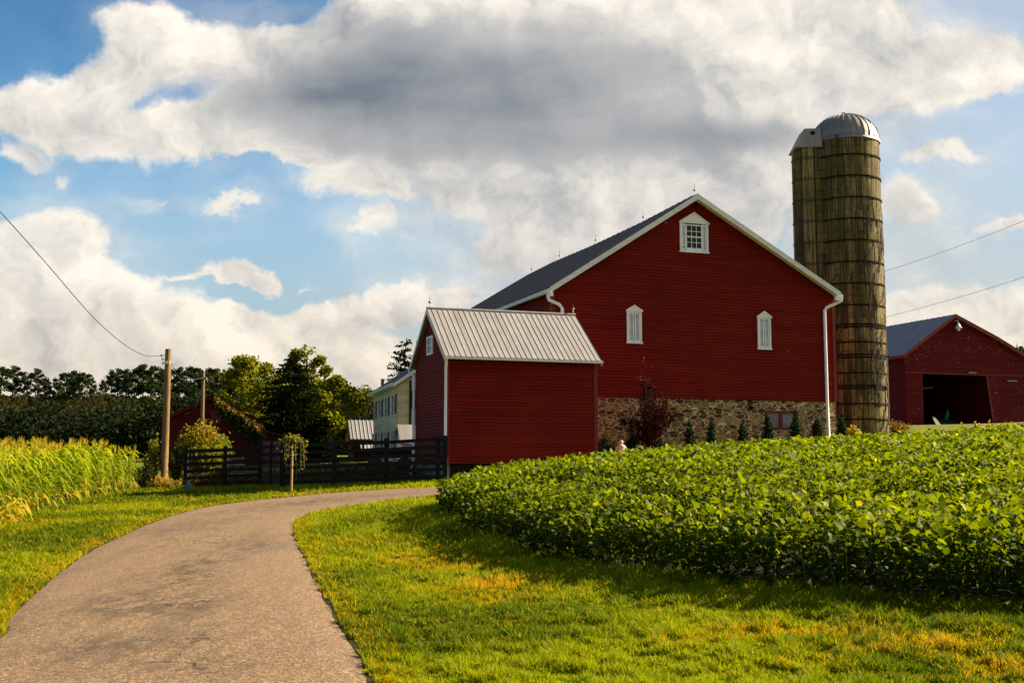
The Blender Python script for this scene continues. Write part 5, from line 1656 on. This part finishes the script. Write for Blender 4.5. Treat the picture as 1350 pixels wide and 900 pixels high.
# ------------------------------------------------------------------ fences and gate
def fence_run(pts, label, name='board_fence', h=1.55, rails=5, post_at=None, thick=.05):
    """pts: plan polyline of post positions"""
    x0, y0 = pts[0]; z0 = gz(x0, y0)
    t = Thing(name, label, 'fence', (x0, y0, z0))
    for (x, y) in pts:
        z = gz(x, y); MB().box(x - x0 - .075, x - x0 + .075, y - y0 - .075, y - y0 + .075, z - .3, z + h + .06).build('post', 'fence', t)
    for r in range(rails):
        for (xa, ya), (xb, yb) in zip(pts[:-1], pts[1:]):
            za = gz(xa, ya); zb = gz(xb, yb)
            q = (h - .08) * (1 - r / (rails - .35)); jit = random.uniform(-.015, .015)
            v = np.array([xb - xa, yb - ya]); v /= np.linalg.norm(v); nr = np.array([v[1], -v[0]])
            if nr[1] > 0: nr = -nr
            o = nr * .08; w = .066
            A = (xa - x0 + o[0], ya - y0 + o[1], za + q - w + jit); B_ = (xb - x0 + o[0], yb - y0 + o[1], zb + q - w - jit)
            MB().prism([A, B_, (B_[0], B_[1], B_[2] + 2 * w), (A[0], A[1], A[2] + 2 * w)], (nr[0] * .035, nr[1] * .035, 0)).build('rail', 'fence', t)
    return t


def fp(u, d): q = P(u, 620, d); return (q[0], q[1])


fence_run([fp(373, 42.4), fp(441, 42.2), fp(509, 42.0), fp(577, 41.9), fp(587, 41.85)], 'black board fence running from the gate to the small red shed', rails=6, h=1.58)
fence_run([fp(245, 44.3), fp(297, 44.3), fp(343, 44.2)], 'black board fence between the utility pole and the gate', h=1.5, rails=6)


def build_gate():
    a = np.array(fp(344, 44.1)); b = np.array(fp(371, 42.6)); z = gz(*a)
    t = Thing('farm_gate', 'black slatted gate set at an angle between the two fence runs', 'gate', (a[0], a[1], z))
    v = b - a
    for k in range(6):
        q = .14 + k * .28
        MB().prism([(0, 0, z + q), (v[0], v[1], gz(*b) + q), (v[0], v[1], gz(*b) + q + .15), (0, 0, z + q + .15)], (.02, .03, 0)).build('slat', simple('grey_black_wood', (.022, .022, .028), .6), t)
    for f in (0, .5, 1):
        p = v * f; MB().box(p[0] - .04, p[0] + .04, p[1] - .07, p[1] - .01, z, z + 1.72).build('stile', 'fence', t)


build_gate()


def utility_pole(u, vb, vt, d, r, label, arm):
    b = P(u, vb, d); z0 = gz(b[0], b[1]); top = P(u + (6 if arm else 2), vt, d)
    t = Thing('utility_pole', label, 'utility pole', (b[0], b[1], z0))
    dx = top[0] - b[0]
    MB().tube([(0, 0, z0 - .4), (dx * .5, 0, (z0 + top[2]) / 2), (dx, 0, top[2] - .04), (dx, 0, top[2])], [r, r * .93, r * .86, r * .7], 14).build('pole', 'pole', t, smooth=True)
    if arm:
        i = MB()
        for k, zz in ((-.22, .42), (-.26, .28), (-.2, .6)):
            i.tube([(dx, 0, top[2] - zz), (dx + k, -.06, top[2] - zz + .02)], .018, 6)
            i.lathe([(.001, top[2] - zz - .05), (.045, top[2] - zz - .03), (.03, top[2] - zz), (.045, top[2] - zz + .03), (.001, top[2] - zz + .07)], (dx + k, -.06), 10)
        i.box(dx - r * .9, dx + r * .9, -r - .03, -r + .02, top[2] - .62, top[2] - .5)
        i.build('insulator', 'lampwhite', t)
        MB().tube([(dx * .9 + .02, -r - .01, top[2] - .8), (dx * .4, -r - .02, z0 + 2), (0, -r - .015, z0)], .014, 5).build('ground_wire', 'iron', t)
    else:
        MB().box(dx - .02, dx + .38, -.03, .03, top[2] - .28, top[2] - .23).build('bracket', 'pole', t)
    return (b[0] + dx, b[1], top[2])


pt1 = utility_pole(216, 645, 460, 47, .145, 'tall leaning wooden utility pole at the corner of the cornfield', True)
pt2 = utility_pole(266, 600, 490, 57, .10, 'shorter thin wooden pole in front of the old dark barn', False)


def cable(pts, label, r=.012, group=None):
    q = resample([tuple(p) for p in pts], 60)
    o = MB().tube([tuple(p) for p in q], r, 5).build('cable', 'wire', None, smooth=True)
    tag(o, label, 'cable', group)
    return o


cable([(pt1[0] - .26, pt1[1] - .06, pt1[2] - .28), P(190, 468, 45), P(160, 451, 42.5), P(120, 415, 39), P(60, 346, 34), P(0, 279, 30), P(-120, 150, 24), P(-260, 20, 19)], 'sagging cable climbing from the tall pole to the upper left of the sky', .015)
cable([(pt1[0] + .1, pt1[1], pt1[2] - .5), P(240, 500, 51), (pt2[0] + .2, pt2[1], pt2[2] - .26)], 'short slack cable between the two wooden poles', .012)
cable([(pt2[0] + .05, pt2[1], pt2[2] - .3), P(263, 520, 59), P(256, 540, 61.2), P(245, 545, 61.4)], 'thin cable hanging from the shorter pole to the old barn roof', .012)
cable([P(1120, 371, 60), P(1172, 356, 58), P(1260, 326, 54), P(1350, 291, 50), P(1500, 228, 45), P(1650, 160, 40)], 'upper of the two cables crossing the sky right of the silo', .009)
cable([P(1120, 431, 60), P(1172, 417, 58), P(1260, 393, 54), P(1350, 365, 50), P(1500, 312, 45), P(1650, 255, 40)], 'lower of the two cables crossing the sky right of the silo', .009)


# ------------------------------------------------------------------ planting along the barn
def barn_pt(a, b):
    return 1.69 + a * EX[0] + b * EX[0] * 0 + b * EY[0], 48.2 + a * EX[1] + b * EY[1]


def build_barn_planting():
    # narrow evergreens: (u, v of tip, width px, label)
    spec = [(835, 572, 24, 'small dark evergreen just right of the pale statue'), (870, 577, 22, 'low dark evergreen under the maroon tree'), (909, 555, 15, 'slim dark evergreen right of the maroon tree, left of the round sign'),
            (938, 550, 15, 'slim dark evergreen just right of the round sign on a stake'), (980, 553, 15, 'slim dark evergreen standing alone midway along the stone wall'), (1013, 543, 15, 'dark evergreen in front of the left half of the cellar window'),
            (1049, 540, 17, 'tall dark evergreen at the right edge of the cellar window'), (1078, 548, 18, 'broad dark evergreen left of the right downspout'), (1111, 545, 16, 'dark evergreen at the barn corner right of the downspout')]
    grp = 'small evergreens along the stone wall'
    proto = None
    for i, (u, v, w, lab) in enumerate(spec):
        # depth of a line 1.3 m in front of the gable
        r = ray(u, 590); n = np.array([EY[0], EY[1]]); o = np.array(barn_pt(0, -1.3 if i > 0 else -1.8))
        d = float(o @ n) / float(np.array([r[0], r[1]]) @ n) * r[1]
        q = P(u, 590, d); z = gz(q[0], q[1]); H = P(u, v, d)[2] - z
        H = max(H, .8)
        if proto is None:
            proto = Thing('arborvitae', lab, 'evergreen', (q[0], q[1], z), 0, grp)
            MB().tube([(0, 0, -.1), (0, 0, .9)], [.04, .01], 6).build('trunk', 'bark', proto, z0=0)
            link('crown', conifer_mesh(1.0, .27, 190, .075, 'arbor', 26, -.35, .55, .0), proto); c = proto.o
        else:
            c = copy_thing(proto, (q[0], q[1], z), i * 1.7, label=lab)
        ww = w / F_PX * d / .5
        c.scale = (ww, ww, H)
        c.location = (q[0], q[1], z)
    # maroon-leaved tree
    r = ray(858, 590); o = np.array(barn_pt(0, -2.0)); n = np.array([EY[0], EY[1]]); d = float(o @ n) / float(np.array([r[0], r[1]]) @ n) * r[1]
    q = P(858, 590, d); z = gz(q[0], q[1]); H = P(850, 484, d)[2] - z
    rr = random.Random(31); g = np.random.default_rng(31)
    t = Thing('maroon_tree', 'small dark maroon-leaved tree with upswept twigs before the stone wall', 'tree', (q[0], q[1], z))
    mb = MB().tube([(0, 0, -.1), (0, 0, H * .28)], [.06, .045], 8); pos = []
    for k in range(52):
        th = rr.uniform(0, 6.283); q_ = rr.random() ** .55; ex = 1.32 * q_ * math.cos(th); ey = 1.32 * q_ * math.sin(th)
        if k == 0: ex, ey, hh = -.25, 0, H * 1.02
        elif k == 1: ex, ey, hh = -.42, .1, H * .95
        else: hh = H * (.97 - .50 * q_) * rr.uniform(.86, 1.02)
        z1 = H * rr.uniform(.12, .3)
        p0 = np.array([0, 0, z1]); p2 = np.array([ex, ey, hh]); p1 = np.array([ex * .62, ey * .62, z1 + (hh - z1) * .42])
        mb.tube([p0, p1, p2], [.022, .014, .004], 5)
        for (A, B_) in ((p0, p1), (p1, p2)):
            for _ in range(3):
                s = A + (B_ - A) * rr.random(); e = s + np.array([rr.gauss(0, .16), rr.gauss(0, .16), rr.uniform(.05, .4)])
                mb.tube([s, e], [.006, .002], 4)
                uu = g.random((9, 1)); pos.append(s + (e - s) * uu + g.normal(0, .04, (9, 3)))
            uu = g.random((42, 1)); pos.append(A + (B_ - A) * uu + g.normal(0, .07, (42, 3)))
    mb.build('trunk', simple('dark_maroon_bark', (.03, .014, .012), .9), t, z0=0)
    pos = np.concatenate(pos); ti = g.uniform(0, 1, len(pos)); ti = np.where((pos[:, 2] > H * .85) & (g.random(len(pos)) < .4), 1.7, ti)
    V, Fq, tt = leaf_cloud(pos, .10, (0, 0, .2), ti, .6, g)
    link('crown', np_mesh('crown', V, [Fq], M['maroon'], tt), t)
    # dark shrub in the corner by the shed
    q = P(797, 600, 46.5); spray_bush((q[0], q[1], gz(q[0], q[1])), 1.25, 1.1, 26, 60, .09, 'arbor', 'dark shrub in the corner between shed and stone wall', seed=41)
    # pale statue
    q = P(819, 590, 45.5); z = gz(q[0], q[1]); top = P(819, 580, 45.5)[2]; H = top - z
    t = Thing('garden_statue', 'small pale pink robed garden statue by the dark shrub', 'statue', (q[0], q[1], z))
    s = H
    MB().lathe([(.20, z - .1), (.2, z + .12), (.16, z + .16), (.17, z + .2), (.20, z + .3 * s), (.15, z + .55 * s), (.155, z + .68 * s), (.17, z + .75 * s), (.12, z + .80 * s), (.05, z + .83 * s), (.05, z + .85 * s)], seg=18).build('body', 'pinkstone', t, smooth=True)
    MB().lathe([(.001, z + .83 * s), (.06, z + .85 * s), (.085, z + .91 * s), (.08, z + .96 * s), (.04, z + .995 * s), (.001, z + s)], seg=16).build('head', 'pinkstone', t, smooth=True)
    MB().tube([(-.15, 0, z + .72 * s), (-.2, -.06, z + .58 * s), (-.06, -.2, z + .55 * s)], [.05, .045, .035], 8).tube([(.15, 0, z + .72 * s), (.2, -.06, z + .58 * s), (.06, -.2, z + .56 * s)], [.05, .045, .035], 8).build('arm', 'pinkstone', t, smooth=True)
    # round sign on stake
    x, y = barn_pt(7.0, -.9); z = gz(x, y); zs = P(925, 553, y)[2]
    t = Thing('stake_sign', 'small round dark red disc on a thin stake before the stone wall', 'sign', (x, y, z))
    MB().tube([(0, 0, z - .1), (0, 0, zs)], .014, 6).build('stake', 'iron', t)
    MB().tube([(0, -.035, zs), (0, -.015, zs)], .12, 20).build('disc', 'red_board', t)
    # yellow shrub, dead brown heap by the silo
    q = P(1126, 574, 54.0); spray_bush((q[0], q[1], gz(q[0], q[1])), .85, .8, 22, 34, .11, 'yellowleaf', 'bright yellow shrub at the foot of the silo', seed=43, rs=.008)
    q = P(1180, 568, 57.5); z = gz(q[0], q[1])
    t = spray_bush((q[0], q[1], z), .6, 1.9, 46, 30, .10, 'brushleaf', 'low brown withered heap of brush right of the silo foot', cat='brush pile', name='brush_pile', dry=1.6, seed=44, rs=.02, low=.0)


build_barn_planting()


def build_bushes():
    def b(u, v, d, *a, **k):
        q = P(u, v, d); return spray_bush((q[0], q[1], gz(q[0], q[1])), *a, **k)
    b(266, 612, 48.5, 2.75, 2.0, 80, 80, .14, 'bushleaf', 'sunlit yellow-green bush with orange tips behind the black fence', dry=.35, seed=51, sph=.14)
    b(288, 612, 49.5, 2.2, 1.3, 40, 70, .13, 'bushleaf', 'smaller green bush right of the orange-tipped bush', dry=.02, seed=56, sph=.14)
    b(232, 640, 47.6, 2.0, .95, 26, 38, .12, 'ivy', 'dark straggly shrub just right of the tall utility pole', seed=52)
    b(201, 645, 47.8, 2.3, .8, 24, 46, .12, 'bushleaf', 'straggly leafy shrub just left of the tall utility pole', dry=.15, seed=53)
    b(190, 648, 46.6, 1.2, 1.0, 22, 40, .11, 'ivy', 'low dark weeds between corn and utility pole', seed=54)
    b(214, 648, 46.2, .5, 1.3, 30, 26, .09, 'bushleaf', 'low orange-brown weeds around the foot of the utility pole', cat='weeds', name='weeds', dry=.9, seed=55, low=0)
    # tall weeds before the right barn
    for i, (u, v) in enumerate(((1268, 554), (1288, 552), (1304, 552))):
        q = P(u, 566, 66); z = gz(q[0], q[1]); H = P(u, v, 66)[2] - z
        spray_bush((q[0], q[1], z), max(H, .5), .35, 6, 12, .09, 'yellowleaf', ['tall yellow weed left of the other two before the dark doorway', 'tall yellow weed in the middle before the dark doorway', 'tall yellow weed at the right side of the dark doorway'][i], cat='weed', name='tall_weed', seed=60 + i, group='tall weeds before the right-hand barn')
    # rank growth behind the fence: stuff
    g = rng; n = 16000
    u = g.uniform(240, 590, n); d = g.uniform(43.4, 50, n)
    P_ = np.array([P(a, 620, b_) for a, b_ in zip(u, d)]); z = ground(P_[:, 0], P_[:, 1]); P_[:, 2] = z + g.random(n) ** 1.8 * .75 * (.3 + vnoise(P_[:, 0], P_[:, 1], 1.2, 2, 61))
    ok = P_[:, 0] < -2.9
    P_ = P_[ok]
    V, Fq, tt = leaf_cloud(P_, .13, (0, 0, 0), np.where(g.random(len(P_)) < .35, g.uniform(1, 2, len(P_)), g.uniform(0, .5, len(P_))), .25)
    tag(link('rank_grass', np_mesh('rank_grass', V, [Fq], M['ivy'], tt)), 'rank brownish grass growing behind the black fence', 'grass', kind='stuff')


build_bushes()


# ------------------------------------------------------------------ odds and ends in the yard
def build_yard():
    # flat hay wagon behind the fence
    q = P(521, 620, 47.5); z = gz(q[0], q[1])
    t = Thing('hay_wagon', 'dark flat wagon parked behind the fence beside the red shed', 'wagon', (q[0], q[1], z), R(6))
    MB().box(-1.35, .75, -.6, .6, z + .82, z + 1.0).box(-1.35, -1.28, -.6, .6, z + 1.0, z + 1.35).build('deck', 'fence', t)
    MB().box(-.85, -.75, -.5, .5, z + .35, z + .82).box(.35, .45, -.5, .5, z + .35, z + .82).box(-.8, .4, -.06, .06, z + .45, z + .55).build('chassis', 'iron', t)
    for a in (-.8, .4):
        for b in (-.58, .58):
            w = MB().tube([(a, b - .07, z + .36), (a, b + .07, z + .36)], .36, 20).build('wheel', 'iron', t)
    # blue ball by the first fence post
    q = P(248, 634, 44.0); z = gz(q[0], q[1]); r = .13
    o = MB().lathe([(r * math.sin(a), z + r - .01 - r * math.cos(a)) for a in np.linspace(0.01, math.pi - .01, 14)], (q[0], q[1]), 20).build('ball', 'blueplastic', None, smooth=True)
    o.location = (0, 0, 0); tag(o, 'blue plastic ball lying at the left end of the black fence', 'ball')
    # stacked pale boards behind the fence
    q = P(312, 630, 47); z = gz(q[0], q[1])
    t = Thing('board_stack', 'stack of pale boards seen through the left fence run', 'lumber', (q[0], q[1], z), R(4))
    for k in range(5):
        MB().box(-.42 + .03 * k, .40 - .04 * k, -.3, .3, z + .02 + k * .24, z + .20 + k * .24).build('board', 'greystone' if k % 2 else 'pole', t)


build_yard()
